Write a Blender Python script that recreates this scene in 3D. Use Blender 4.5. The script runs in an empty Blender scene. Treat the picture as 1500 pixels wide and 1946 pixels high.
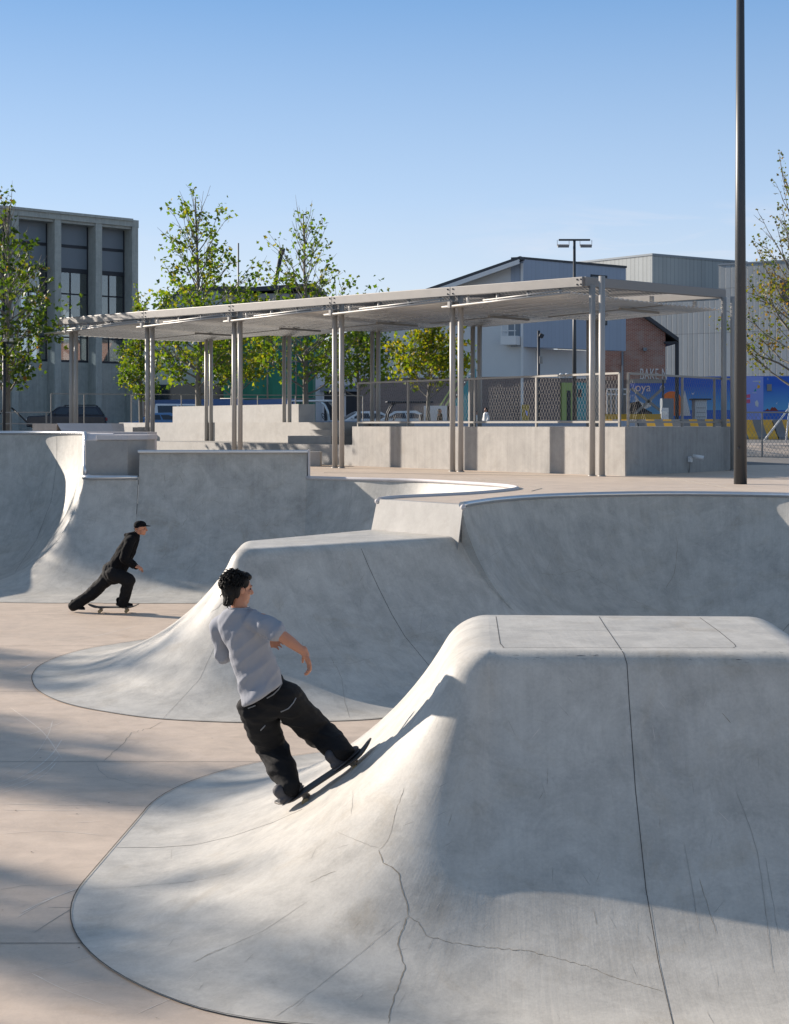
import bpy, bmesh, math, random
from mathutils import Vector, Matrix, noise
from mathutils.bvhtree import BVHTree
from mathutils.geometry import tessellate_polygon

random.seed(7)
S = bpy.context.scene
COL = S.collection
R = math.radians
V = Vector
SUN_EL, SUN_DIR = 20.5, V((-0.872, 0.490))     # towards the sun, in plan
SUN_DIR.normalize()
DECK = 1.98                                     # deck above the bowl floor
CAM = V((0, 0, 3.0))


def pix(x, y, d):
    """a point seen at photo pixel x, y standing d metres away"""
    return V(((x - 750) / 3000 * d, d, 3.0 - (y - 807) / 3000 * d))


def pxz(x, y, z):
    """a point seen at photo pixel x, y lying at height z"""
    d = 3000 * (3 - z) / (y - 807)
    return V(((x - 750) / 3000 * d, d, z))


def gz(y):
    return DECK + max(0, min(1, (y - 40) / 30)) * 0.42


# ------------------------------------------------------------------ materials
def new_mat(name):
    m = bpy.data.materials.new(name)
    m.use_nodes = True
    nt = m.node_tree
    for n in list(nt.nodes):
        nt.nodes.remove(n)
    return m, nt


def N(nt, typ, ins=None, **props):
    n = nt.nodes.new(typ)
    for k, v in props.items():
        setattr(n, k, v)
    for k, v in (ins or {}).items():
        s = n.inputs[k]
        if isinstance(v, bpy.types.NodeSocket):
            nt.links.new(v, s)
        else:
            s.default_value = v
    return n


def mth(nt, op, a, b=0.0, c=0.0):
    return N(nt, 'ShaderNodeMath', {0: a, 1: b, 2: c}, operation=op).outputs[0]


def rgb(c):
    return (c[0], c[1], c[2], 1.0)


def noise_tex(nt, vec, scale, detail=5, rough=0.55, dist=0.0):
    return N(nt, 'ShaderNodeTexNoise', {'Vector': vec, 'Scale': scale, 'Detail': detail, 'Roughness': rough,
                                        'Distortion': dist}).outputs[0]


def concrete(name, base, amp=1.0, streak=0.0, rough=0.6, stain=0.25, board=False, spec=0.35, uvs=(9.0, 0.7), bump=0.25):
    m, nt = new_mat(name)
    pos = N(nt, 'ShaderNodeNewGeometry').outputs['Position']
    n1 = noise_tex(nt, pos, 0.55, 6, 0.6, 0.6)
    n2 = noise_tex(nt, pos, 3.7, 7, 0.68, 0.4)
    n3 = noise_tex(nt, pos, 48, 4, 0.7)
    k = mth(nt, 'MULTIPLY_ADD', n1, 0.34 * amp, 1.0 - 0.17 * amp)
    k = mth(nt, 'ADD', k, mth(nt, 'MULTIPLY_ADD', n2, 0.56 * amp, -0.28 * amp))
    k = mth(nt, 'ADD', k, mth(nt, 'MULTIPLY_ADD', n3, 0.30 * amp, -0.15 * amp))
    h = mth(nt, 'ADD', mth(nt, 'MULTIPLY', n2, 0.5), mth(nt, 'MULTIPLY', n3, 0.25))
    if streak:
        uv = N(nt, 'ShaderNodeUVMap').outputs[0]
        for sc, w in ((uvs, 0.30), ((uvs[0] * 4, uvs[1] * 1.7), 0.22)):
            mp = N(nt, 'ShaderNodeMapping', {'Vector': uv, 'Scale': (sc[0], sc[1], 1)}).outputs[0]
            ns = noise_tex(nt, mp, 1.0, 5, 0.65, 0.35)
            k = mth(nt, 'ADD', k, mth(nt, 'MULTIPLY_ADD', ns, w * streak, -0.5 * w * streak))
            h = mth(nt, 'ADD', h, mth(nt, 'MULTIPLY', ns, 0.3))
    # dry blotches with a harder edge
    nb_ = noise_tex(nt, pos, 1.9, 9, 0.74, 0.9)
    bl = N(nt, 'ShaderNodeMapRange', {0: nb_, 1: 0.47, 2: 0.56, 3: 0.0, 4: 0.09 * amp}).outputs[0]
    k = mth(nt, 'SUBTRACT', k, mth(nt, 'SUBTRACT', bl, 0.045 * amp))
    if board:                                    # vertical board / formwork marks
        mp = N(nt, 'ShaderNodeMapping', {'Vector': pos, 'Scale': (9, 9, 0.35)}).outputs[0]
        ns = noise_tex(nt, mp, 1.0, 4, 0.6)
        k = mth(nt, 'ADD', k, mth(nt, 'MULTIPLY_ADD', ns, 0.50, -0.25))
    col = N(nt, 'ShaderNodeMix', data_type='RGBA', blend_type='MULTIPLY')
    col.inputs[0].default_value = 1.0
    nt.links.new(N(nt, 'ShaderNodeCombineColor', {0: k, 1: k, 2: k}).outputs[0], col.inputs[7])
    col.inputs[6].default_value = rgb(base)
    out = col.outputs[2]
    if stain:
        ns = noise_tex(nt, pos, 1.3, 8, 0.72, 1.2)
        f = N(nt, 'ShaderNodeMapRange', {0: ns, 1: 0.54, 2: 0.74, 3: 0.0, 4: stain}).outputs[0]
        mx = N(nt, 'ShaderNodeMix', data_type='RGBA', blend_type='MULTIPLY')
        nt.links.new(f, mx.inputs[0]); nt.links.new(out, mx.inputs[6])
        mx.inputs[7].default_value = (0.74, 0.64, 0.50, 1)
        out = mx.outputs[2]
        ns = noise_tex(nt, pos, 0.9, 8, 0.75, 0.8)
        f = N(nt, 'ShaderNodeMapRange', {0: ns, 1: 0.52, 2: 0.70, 3: 0.0, 4: stain * 1.1}).outputs[0]
        mx = N(nt, 'ShaderNodeMix', data_type='RGBA', blend_type='MULTIPLY')
        nt.links.new(f, mx.inputs[0]); nt.links.new(out, mx.inputs[6])
        mx.inputs[7].default_value = (0.62, 0.64, 0.68, 1)
        out = mx.outputs[2]
    bp = N(nt, 'ShaderNodeBump', {'Strength': bump, 'Distance': 0.012, 'Height': h}).outputs[0]
    b = N(nt, 'ShaderNodeBsdfPrincipled', {'Base Color': out, 'Roughness': rough, 'Normal': bp, 'Specular IOR Level': spec})
    o = N(nt, 'ShaderNodeOutputMaterial')
    nt.links.new(b.outputs[0], o.inputs[0])
    return m


def plain(name, col, rough=0.5, metal=0.0, var=0.12, scale=4.0, spec=0.5, stretch=(1, 1, 1), bump=0.0, emit=None):
    m, nt = new_mat(name)
    pos = N(nt, 'ShaderNodeTexCoord').outputs['Object']
    mp = N(nt, 'ShaderNodeMapping', {'Vector': pos, 'Scale': stretch}).outputs[0]
    n1 = noise_tex(nt, mp, scale, 6, 0.6)
    k = mth(nt, 'MULTIPLY_ADD', n1, 2 * var, 1 - var)
    mx = N(nt, 'ShaderNodeMix', data_type='RGBA', blend_type='MULTIPLY')
    mx.inputs[0].default_value = 1
    mx.inputs[6].default_value = rgb(col)
    cmb = N(nt, 'ShaderNodeCombineColor', {0: k, 1: k, 2: k}).outputs[0]
    nt.links.new(cmb, mx.inputs[7])
    rr = mth(nt, 'MULTIPLY_ADD', n1, 0.16, rough - 0.08)
    ins = {'Base Color': mx.outputs[2], 'Roughness': rr, 'Metallic': metal, 'Specular IOR Level': spec}
    if bump:
        ins['Normal'] = N(nt, 'ShaderNodeBump', {'Strength': bump, 'Distance': 0.02, 'Height': n1}).outputs[0]
    b = N(nt, 'ShaderNodeBsdfPrincipled', ins)
    o = N(nt, 'ShaderNodeOutputMaterial')
    nt.links.new(b.outputs[0], o.inputs[0])
    return m


def panel_mat(name, col, period, rough=0.5, axis=0, depth=0.5, var=0.1, jit=0.25, gr=0.2):
    """ribbed metal cladding: irregular vertical ribs from a 1-D cell pattern along the wall (uses UV u in metres)"""
    m, nt = new_mat(name)
    uv = N(nt, 'ShaderNodeUVMap').outputs[0]
    sep = N(nt, 'ShaderNodeSeparateXYZ', {0: uv})
    u = mth(nt, 'DIVIDE', sep.outputs[0], period)
    cell = mth(nt, 'FLOOR', u)
    fr = mth(nt, 'FRACT', u)
    wn = N(nt, 'ShaderNodeTexWhiteNoise', {'W': cell}, noise_dimensions='1D').outputs[0]
    row = mth(nt, 'FLOOR', mth(nt, 'DIVIDE', sep.outputs[1], 3.2))
    wn2 = N(nt, 'ShaderNodeTexWhiteNoise', {'W': mth(nt, 'MULTIPLY_ADD', row, 17.3, cell)}, noise_dimensions='1D').outputs[0]
    groove = mth(nt, 'LESS_THAN', fr, mth(nt, 'MULTIPLY_ADD', wn, 0.2, 0.08))
    hg = mth(nt, 'LESS_THAN', mth(nt, 'FRACT', mth(nt, 'DIVIDE', sep.outputs[1], 3.2)), 0.02)
    k = mth(nt, 'MULTIPLY_ADD', wn2, jit, 1 - jit / 2)
    k = mth(nt, 'SUBTRACT', k, mth(nt, 'MULTIPLY', groove, gr))
    k = mth(nt, 'SUBTRACT', k, mth(nt, 'MULTIPLY', hg, 0.3))
    pos = N(nt, 'ShaderNodeNewGeometry').outputs['Position']
    n1 = noise_tex(nt, pos, 0.5, 5, 0.6)
    k = mth(nt, 'ADD', k, mth(nt, 'MULTIPLY_ADD', n1, 2 * var, -var))
    mx = N(nt, 'ShaderNodeMix', data_type='RGBA', blend_type='MULTIPLY')
    mx.inputs[0].default_value = 1
    mx.inputs[6].default_value = rgb(col)
    nt.links.new(N(nt, 'ShaderNodeCombineColor', {0: k, 1: k, 2: k}).outputs[0], mx.inputs[7])
    bp = N(nt, 'ShaderNodeBump', {'Strength': depth, 'Distance': 0.03, 'Height': mth(nt, 'SUBTRACT', 1.0, groove)}).outputs[0]
    b = N(nt, 'ShaderNodeBsdfPrincipled', {'Base Color': mx.outputs[2], 'Roughness': rough, 'Normal': bp})
    o = N(nt, 'ShaderNodeOutputMaterial')
    nt.links.new(b.outputs[0], o.inputs[0])
    return m


def brick_mat(name, c1, c2, mortar, scale=1.0, bw=0.24, bh=0.075, patch=0.4):
    m, nt = new_mat(name)
    uv = N(nt, 'ShaderNodeUVMap').outputs[0]
    br = N(nt, 'ShaderNodeTexBrick', {'Vector': uv, 'Color1': rgb(c1), 'Color2': rgb(c2), 'Mortar': rgb(mortar), 'Scale': 1.0,
                                      'Mortar Size': 0.012 * scale, 'Brick Width': bw * scale, 'Row Height': bh * scale, 'Bias': -0.1})
    pos = N(nt, 'ShaderNodeNewGeometry').outputs['Position']
    n1 = noise_tex(nt, pos, 1.1, 8, 0.7, 0.8)
    f = N(nt, 'ShaderNodeMapRange', {0: n1, 1: 0.48, 2: 0.62, 3: 0.0, 4: patch}).outputs[0]
    mx = N(nt, 'ShaderNodeMix', data_type='RGBA', blend_type='MIX')
    nt.links.new(f, mx.inputs[0]); nt.links.new(br.outputs[0], mx.inputs[6])
    mx.inputs[7].default_value = (0.40, 0.33, 0.29, 1)
    b = N(nt, 'ShaderNodeBsdfPrincipled', {'Base Color': mx.outputs[2], 'Roughness': 0.85})
    o = N(nt, 'ShaderNodeOutputMaterial')
    nt.links.new(b.outputs[0], o.inputs[0])
    return m


def glass_mat(name, tint, refl=0.3, rough=0.03):
    m, nt = new_mat(name)
    t = N(nt, 'ShaderNodeBsdfTransparent', {'Color': rgb(tint)})
    g = N(nt, 'ShaderNodeBsdfGlossy', {'Color': (0.9, 0.93, 0.95, 1), 'Roughness': rough})
    lw = N(nt, 'ShaderNodeLayerWeight', {'Blend': 0.35}).outputs['Fresnel']
    f = mth(nt, 'MULTIPLY_ADD', lw, 0.5, refl * 0.6)
    mx = N(nt, 'ShaderNodeMixShader')
    nt.links.new(f, mx.inputs[0]); nt.links.new(t.outputs[0], mx.inputs[1]); nt.links.new(g.outputs[0], mx.inputs[2])
    o = N(nt, 'ShaderNodeOutputMaterial')
    nt.links.new(mx.outputs[0], o.inputs[0])
    return m


def leaf_mat(name, ramp, trans=0.55):
    """ramp: list of (pos, colour) chosen per leaf"""
    m, nt = new_mat(name)
    rnd = N(nt, 'ShaderNodeNewGeometry').outputs['Random Per Island']
    cr = N(nt, 'ShaderNodeValToRGB', {0: rnd})
    e = cr.color_ramp.elements
    while len(e) < len(ramp):
        e.new(0.5)
    for i, (p, c) in enumerate(ramp):
        e[i].position = p
        e[i].color = rgb(c)
    d = N(nt, 'ShaderNodeBsdfPrincipled', {'Base Color': cr.outputs[0], 'Roughness': 0.5, 'Specular IOR Level': 0.4})
    tc = N(nt, 'ShaderNodeMix', data_type='RGBA', blend_type='MULTIPLY')
    tc.inputs[0].default_value = 1
    nt.links.new(cr.outputs[0], tc.inputs[6])
    tc.inputs[7].default_value = (2.5, 2.3, 0.45, 1)
    t = N(nt, 'ShaderNodeBsdfTranslucent', {'Color': tc.outputs[2]})
    mx = N(nt, 'ShaderNodeMixShader', {0: trans})
    nt.links.new(d.outputs[0], mx.inputs[1]); nt.links.new(t.outputs[0], mx.inputs[2])
    o = N(nt, 'ShaderNodeOutputMaterial')
    nt.links.new(mx.outputs[0], o.inputs[0])
    return m


M = {}
M['ramp'] = concrete('ramp_concrete', (0.475, 0.452, 0.41), 1.15, 0.7, 0.5, 0.42)
M['ramp_grey'] = concrete('grey_ramp_concrete', (0.44, 0.425, 0.39), 1.15, 0.9, 0.55, 0.42)
M['floor'] = concrete('floor_concrete', (0.56, 0.455, 0.365), 0.75, 0.5, 0.55, 0.30, uvs=(0.25, 7))
M['deck'] = concrete('deck_concrete', (0.54, 0.445, 0.36), 0.8, 0.0, 0.6, 0.2)
M['cast'] = concrete('cast_concrete', (0.35, 0.335, 0.315), 0.8, 0.0, 0.7, 0.3, board=True)
M['cast_smooth'] = concrete('smooth_cast_concrete', (0.36, 0.35, 0.335), 0.7, 0.0, 0.7, 0.22)
M['cap'] = concrete('cap_concrete', (0.56, 0.53, 0.53), 0.5, 0.0, 0.6, 0.1)
M['hall'] = concrete('hall_concrete', (0.41, 0.43, 0.40), 0.8, 0.0, 0.8, 0.25, board=True)
M['asphalt'] = concrete('asphalt', (0.17, 0.165, 0.16), 0.8, 0.0, 0.85, 0.1)
M['joint'] = plain('joint_dark', (0.07, 0.066, 0.062), 0.9, var=0.3, scale=30)
M['crack'] = plain('crack_dark', (0.28, 0.245, 0.195), 0.9, var=0.5, scale=40)
M['faint'] = plain('hairline', (0.325, 0.305, 0.275), 0.9, var=0.3, scale=30)
M['scratch'] = plain('wheel_scratch', (0.70, 0.63, 0.56), 0.8, var=0.2, scale=12)
M['scuff'] = plain('scuff_mark', (0.09, 0.09, 0.10), 0.8, var=0.5, scale=60)
M['steel'] = plain('steel_coping', (0.62, 0.62, 0.63), 0.32, 1.0, 0.1, 9)
M['galv'] = plain('painted_steel', (0.36, 0.35, 0.335), 0.45, 0.15, 0.08, 5)
M['beam'] = plain('canopy_beam_steel', (0.24, 0.232, 0.225), 0.5, 0.3, 0.08, 5)
M['sheet'] = plain('ceiling_sheet', (0.80, 0.79, 0.77), 0.26, 0.6, 0.12, 2.2, stretch=(0.3, 0.3, 1))
M['rail'] = plain('railing_paint', (0.27, 0.26, 0.245), 0.5, 0.3, 0.1, 6)
M['dark'] = plain('dark_metal', (0.035, 0.04, 0.05), 0.5, 0.3, 0.2, 6)
M['pole'] = plain('lamp_pole_paint', (0.045, 0.050, 0.056), 0.42, 0.0, 0.08, 3)
M['white'] = plain('white_paint', (0.72, 0.72, 0.72), 0.5, 0, 0.04, 2)
M['stucco'] = plain('white_stucco', (0.64, 0.65, 0.66), 0.85, 0, 0.05, 1.5)
M['blue_clad'] = panel_mat('pale_blue_cladding', (0.34, 0.40, 0.50), 0.30, 0.6, jit=0.03, depth=0.1, var=0.03, gr=0.06)
M['grey_clad'] = panel_mat('grey_cladding', (0.33, 0.35, 0.355), 0.42, 0.5, jit=0.16)
M['grey_clad_dark'] = panel_mat('darker_grey_cladding', (0.29, 0.32, 0.33), 0.42, 0.5, jit=0.10)
M['brick'] = brick_mat('red_brick', (0.36, 0.13, 0.085), (0.26, 0.085, 0.06), (0.46, 0.39, 0.34), 1.0, patch=0.55)
M['brick_dark'] = brick_mat('dark_brick', (0.23, 0.165, 0.15), (0.175, 0.125, 0.115), (0.25, 0.21, 0.20), 1.0, patch=0.05)
M['glass'] = glass_mat('window_glass', (0.55, 0.62, 0.68), 0.30)
M['glass_dark'] = plain('dark_glass', (0.02, 0.03, 0.045), 0.08, 0.0, 0.1, 2, spec=0.8)
M['shutter'] = plain('grey_panel', (0.20, 0.235, 0.27), 0.5, 0.1, 0.06, 2)
M['green_net'] = plain('green_netting', (0.03, 0.20, 0.14), 0.8, 0, 0.35, 1.6, stretch=(6, 6, 0.5), bump=0.5)
M['roof_dark'] = plain('dark_roof', (0.06, 0.065, 0.075), 0.6, 0.2, 0.15, 3)
M['bark'] = plain('bark', (0.17, 0.155, 0.135), 0.85, 0, 0.45, 9, stretch=(1, 1, 0.4), bump=0.4)
M['leaf'] = leaf_mat('leaf_green', [(0.0, (0.040, 0.085, 0.013)), (0.5, (0.070, 0.125, 0.018)), (0.88, (0.115, 0.155, 0.022)), (1.0, (0.17, 0.15, 0.03))], 0.50)
M['leaf_dark'] = leaf_mat('leaf_dark', [(0.0, (0.028, 0.065, 0.012)), (0.55, (0.050, 0.092, 0.014)), (0.96, (0.09, 0.12, 0.02)), (1.0, (0.25, 0.11, 0.03))], 0.40)
M['leaf_yellow'] = leaf_mat('leaf_yellow', [(0.0, (0.05, 0.095, 0.012)), (0.45, (0.11, 0.15, 0.015)), (0.88, (0.18, 0.18, 0.02)), (1.0, (0.22, 0.15, 0.03))], 0.52)
M['leaf_gold'] = leaf_mat('leaf_olive', [(0.0, (0.05, 0.085, 0.015)), (0.5, (0.09, 0.11, 0.02)), (0.85, (0.13, 0.105, 0.025)), (1.0, (0.20, 0.11, 0.04))], 0.40)
M['yellow'] = plain('yellow_paint', (0.80, 0.44, 0.05), 0.6, 0, 0.12, 3)
M['barrier_grey'] = plain('barrier_grey', (0.21, 0.215, 0.225), 0.7, 0, 0.15, 3)
M['lime'] = plain('lime_paint', (0.40, 0.50, 0.16), 0.6, 0, 0.05, 3)
M['teal'] = plain('teal_paint', (0.05, 0.32, 0.36), 0.6, 0, 0.25, 3)
M['blue_hoard'] = plain('blue_hoarding', (0.14, 0.22, 0.44), 0.6, 0, 0.08, 0.6)
M['red'] = plain('red_paint', (0.5, 0.05, 0.04), 0.5, 0, 0.1, 3)
M['orange'] = plain('orange_paint', (0.95, 0.22, 0.03), 0.6, 0, 0.1, 2)
M['mural_blue'] = None
M['lilac'] = plain('lilac_panel', (0.30, 0.38, 0.85), 0.5, 0, 0.06, 1)
M['sea'] = plain('mural_sea', (0.03, 0.15, 0.60), 0.5, 0, 0.15, 2)
M['mural_rock'] = plain('mural_rock', (0.30, 0.05, 0.03), 0.6, 0, 0.2, 2)
M['mural_white'] = plain('mural_white', (0.75, 0.75, 0.74), 0.6, 0, 0.06, 2)
M['pink'] = plain('pink_square', (0.75, 0.14, 0.25), 0.6, 0, 0.1, 3)
M['tyre'] = plain('tyre', (0.02, 0.02, 0.021), 0.8, 0, 0.2, 8)
M['rim'] = plain('rim', (0.5, 0.5, 0.52), 0.3, 0.9, 0.1, 8)
M['car_dark'] = plain('dark_car_paint', (0.012, 0.016, 0.03), 0.2, 0.2, 0.05, 2, spec=0.8)
M['car_white'] = plain('white_car_paint', (0.75, 0.75, 0.76), 0.25, 0.0, 0.03, 2, spec=0.7)
M['car_silver'] = plain('silver_car_paint', (0.62, 0.66, 0.68), 0.25, 0.4, 0.03, 2, spec=0.7)
M['car_blue'] = plain('blue_car_paint', (0.10, 0.22, 0.42), 0.25, 0.2, 0.05, 2, spec=0.7)
M['lamp'] = plain('lamp_glass', (0.8, 0.8, 0.78), 0.15, 0, 0.05, 2, spec=0.8)
M['tail'] = plain('tail_lamp', (0.45, 0.02, 0.02), 0.2, 0, 0.05, 2, spec=0.8)
M['skin'] = plain('skin', (0.45, 0.205, 0.125), 0.5, 0, 0.12, 14)
M['lips'] = plain('lips', (0.30, 0.09, 0.07), 0.45, 0, 0.1, 20)
M['hair'] = plain('black_hair', (0.008, 0.007, 0.0065), 0.6, 0, 0.4, 40, spec=0.25)
M['tee'] = plain('grey_tee', (0.31, 0.32, 0.355), 0.9, 0, 0.10, 6, spec=0.1, bump=0.15)
M['jeans'] = plain('black_denim', (0.0085, 0.009, 0.011), 0.85, 0, 0.45, 18, spec=0.25, bump=0.3)
M['stitch'] = plain('grey_stitching', (0.22, 0.23, 0.25), 0.8, 0, 0.1, 20)
M['hood'] = plain('black_fabric', (0.0065, 0.0065, 0.008), 0.9, 0, 0.4, 14, spec=0.15, bump=0.3)
M['shoe'] = plain('charcoal_shoe', (0.055, 0.055, 0.065), 0.7, 0, 0.25, 20)
M['sole'] = plain('shoe_sole', (0.10, 0.10, 0.11), 0.7, 0, 0.2, 20)
M['grip'] = plain('grip_tape', (0.10, 0.10, 0.10), 0.9, 0, 0.2, 60)
M['maple'] = plain('maple_ply', (0.09, 0.07, 0.055), 0.5, 0, 0.3, 20)
M['wheel'] = plain('skate_wheel', (0.30, 0.22, 0.11), 0.5, 0, 0.1, 20)
M['grass'] = plain('grass_blade', (0.06, 0.10, 0.03), 0.8, 0, 0.4, 8)
M['mustard'] = plain('mustard_board', (0.42, 0.30, 0.06), 0.7, 0, 0.35, 3)
M['eye'] = plain('eye', (0.03, 0.02, 0.02), 0.2, 0, 0.1, 20)


def mural_mat():
    m, nt = new_mat('mural_blue')
    pos = N(nt, 'ShaderNodeNewGeometry').outputs['Position']
    z = N(nt, 'ShaderNodeSeparateXYZ', {0: pos}).outputs[2]
    f = N(nt, 'ShaderNodeMapRange', {0: z, 1: 3.4, 2: 5.6, 3: 0.0, 4: 1.0}).outputs[0]
    cr = N(nt, 'ShaderNodeValToRGB', {0: f})
    cr.color_ramp.elements[0].color = (0.18, 0.55, 0.80, 1)
    cr.color_ramp.elements[1].color = (0.02, 0.13, 0.62, 1)
    b = N(nt, 'ShaderNodeBsdfPrincipled', {'Base Color': cr.outputs[0], 'Roughness': 0.5})
    o = N(nt, 'ShaderNodeOutputMaterial')
    nt.links.new(b.outputs[0], o.inputs[0])
    return m


M['mural_blue'] = mural_mat()


# ------------------------------------------------------------------ object helpers
def thing(name, label, cat, loc=(0, 0, 0), group=None, rot=None):
    o = bpy.data.objects.new(name, None)
    o.empty_display_size = 0.2
    COL.objects.link(o)
    o.location = loc
    if rot:
        o.rotation_euler = rot
    tag(o, label, cat, group)
    return o


def tag(o, label, cat, group=None):
    o['label'] = label
    o['category'] = cat
    if group:
        o['group'] = group
    return o


def kind(o, k='structure'):
    o['kind'] = k
    return o


def add_obj(name, me, parent=None, local=False):
    o = bpy.data.objects.new(name, me)
    COL.objects.link(o)
    if parent:
        o.parent = parent
        if not local:
            p, off = parent, V((0, 0, 0))
            while p:
                off = off + V(p.location)
                p = p.parent
            me.transform(Matrix.Translation(-off))
    return o


def copy_tree(o, parent=None):
    c = o.copy()
    COL.objects.link(c)
    if parent:
        c.parent = parent
    for ch in list(o.children):
        copy_tree(ch, c)
    return c


class MB:
    def __init__(s, M4=None):
        s.v, s.f, s.mi, s.sm, s.uv = [], [], [], [], {}
        s.M = M4

    def add(s, vs, fs, mi=0, smooth=False):
        b = len(s.v)
        for p in vs:
            p = V(p)
            s.v.append(s.M @ p if s.M else p)
        for f in fs:
            s.f.append([b + i for i in f])
            s.mi.append(mi)
            s.sm.append(smooth)

    def box(s, c, size, rz=0.0, mi=0, mat=None):
        x, y, z = size[0] / 2, size[1] / 2, size[2] / 2
        vs = [V((a * x, b * y, d * z)) for d in (-1, 1) for a, b in ((-1, -1), (1, -1), (1, 1), (-1, 1))]
        m = Matrix.Translation(V(c)) @ (mat if mat else Matrix.Rotation(rz, 4, 'Z'))
        s.add([m @ v for v in vs], [(3, 2, 1, 0), (4, 5, 6, 7), (0, 1, 5, 4), (1, 2, 6, 5), (2, 3, 7, 6), (3, 0, 4, 7)], mi)

    def bar(s, p0, p1, w, h, mi=0, up=V((0, 0, 1))):
        p0, p1 = V(p0), V(p1)
        d = (p1 - p0)
        L = d.length
        d.normalize()
        side = d.cross(up)
        if side.length < 1e-4:
            side = d.cross(V((1, 0, 0)))
        side.normalize()
        u = side.cross(d)
        vs = []
        for p in (p0, p1):
            for a, b in ((-1, -1), (1, -1), (1, 1), (-1, 1)):
                vs.append(p + side * (a * w / 2) + u * (b * h / 2))
        s.add(vs, [(3, 2, 1, 0), (4, 5, 6, 7), (0, 1, 5, 4), (1, 2, 6, 5), (2, 3, 7, 6), (3, 0, 4, 7)], mi)

    def tube(s, pts, rad, n=10, mi=0, cap=True, smooth=True):
        pts = [V(p) for p in pts]
        if not isinstance(rad, (list, tuple)):
            rad = [rad] * len(pts)
        vs, fs = [], []
        prev = None
        for i, p in enumerate(pts):
            a = pts[max(0, i - 1)]
            b = pts[min(len(pts) - 1, i + 1)]
            d = (b - a).normalized()
            if prev is None:
                ref = V((0, 0, 1)) if abs(d.z) < 0.9 else V((1, 0, 0))
                sd = d.cross(ref).normalized()
            else:
                sd = (prev - d * prev.dot(d)).normalized()
            prev = sd
            u = sd.cross(d)
            for k in range(n):
                t = 2 * math.pi * k / n
                vs.append(p + (sd * math.cos(t) + u * math.sin(t)) * rad[i])
        for i in range(len(pts) - 1):
            for k in range(n):
                k2 = (k + 1) % n
                fs.append((i * n + k, i * n + k2, (i + 1) * n + k2, (i + 1) * n + k))
        s.add(vs, fs, mi, smooth)
        if cap:
            b = len(s.v) - len(vs)
            s.f.append([b + k for k in range(n)][::-1]); s.mi.append(mi); s.sm.append(False)
            e = b + (len(pts) - 1) * n
            s.f.append([e + k for k in range(n)]); s.mi.append(mi); s.sm.append(False)

    def prism(s, poly, z0, z1, mi=0, mtop=None):
        n = len(poly)
        area = sum(poly[i][0] * poly[(i + 1) % n][1] - poly[(i + 1) % n][0] * poly[i][1] for i in range(n))
        if area < 0:
            poly = poly[::-1]
        g = lambda z, p: z(p) if callable(z) else z
        vs = [V((p[0], p[1], g(z0, p))) for p in poly] + [V((p[0], p[1], g(z1, p))) for p in poly]
        s.add(vs, [tuple(range(n))[::-1]] + [(i, (i + 1) % n, n + (i + 1) % n, n + i) for i in range(n)], mi)
        s.add([vs[n + i] for i in range(n)], [tuple(range(n))], mi if mtop is None else mtop)

    def extr(s, prof, axis_o, ax, ay, az, w, mi=0):
        """profile (a,b) in plane (ax, az) extruded +-w/2 along ay"""
        o, ax, ay, az = V(axis_o), V(ax), V(ay), V(az)
        n = len(prof)
        vs = [o + ax * p[0] + az * p[1] + ay * (-w / 2) for p in prof] + [o + ax * p[0] + az * p[1] + ay * (w / 2) for p in prof]
        s.add(vs, [tuple(range(n)), tuple(range(n, 2 * n))[::-1]] + [(i, n + i, n + (i + 1) % n, (i + 1) % n) for i in range(n)], mi)

    def quad(s, a, b, c, d, mi=0):
        s.add([a, b, c, d], [(0, 1, 2, 3)], mi)

    def ball(s, c, r, mi=0, n=10, sc=(1, 1, 1), mat=None):
        vs, fs = [], []
        m = n // 2
        for i in range(m + 1):
            th = math.pi * i / m
            for k in range(n):
                ph = 2 * math.pi * k / n
                p = V((math.sin(th) * math.cos(ph) * sc[0], math.sin(th) * math.sin(ph) * sc[1], math.cos(th) * sc[2])) * r
                if mat:
                    p = mat @ p
                vs.append(V(c) + p)
        for i in range(m):
            for k in range(n):
                fs.append((i * n + k, (i + 1) * n + k, (i + 1) * n + (k + 1) % n, i * n + (k + 1) % n))
        s.add(vs, fs, mi, True)

    def build(s, name, mats, parent=None, local=False, bevel=0.0, wall_uv=False, segs=2):
        me = bpy.data.meshes.new(name)
        me.from_pydata([tuple(v) for v in s.v], [], s.f)
        if not isinstance(mats, (list, tuple)):
            mats = [mats]
        for m in mats:
            me.materials.append(m)
        me.polygons.foreach_set('material_index', s.mi)
        me.polygons.foreach_set('use_smooth', s.sm)
        if wall_uv:
            ul = me.uv_layers.new(name='UVMap')
            for p in me.polygons:
                n = p.normal
                t = V((-n.y, n.x, 0))
                t = t.normalized() if t.length > 0.05 else V((1, 0, 0))
                for li in p.loop_indices:
                    c = me.vertices[me.loops[li].vertex_index].co
                    ul.data[li].uv = (c.dot(t), c.z if abs(n.z) < 0.8 else c.y)
        me.validate()
        me.update()
        o = add_obj(name, me, parent, local)
        if bevel:
            b = o.modifiers.new('bevel', 'BEVEL')
            b.width = bevel
            b.segments = segs
            b.limit_method = 'ANGLE'
            b.angle_limit = R(40)
        return o


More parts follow.
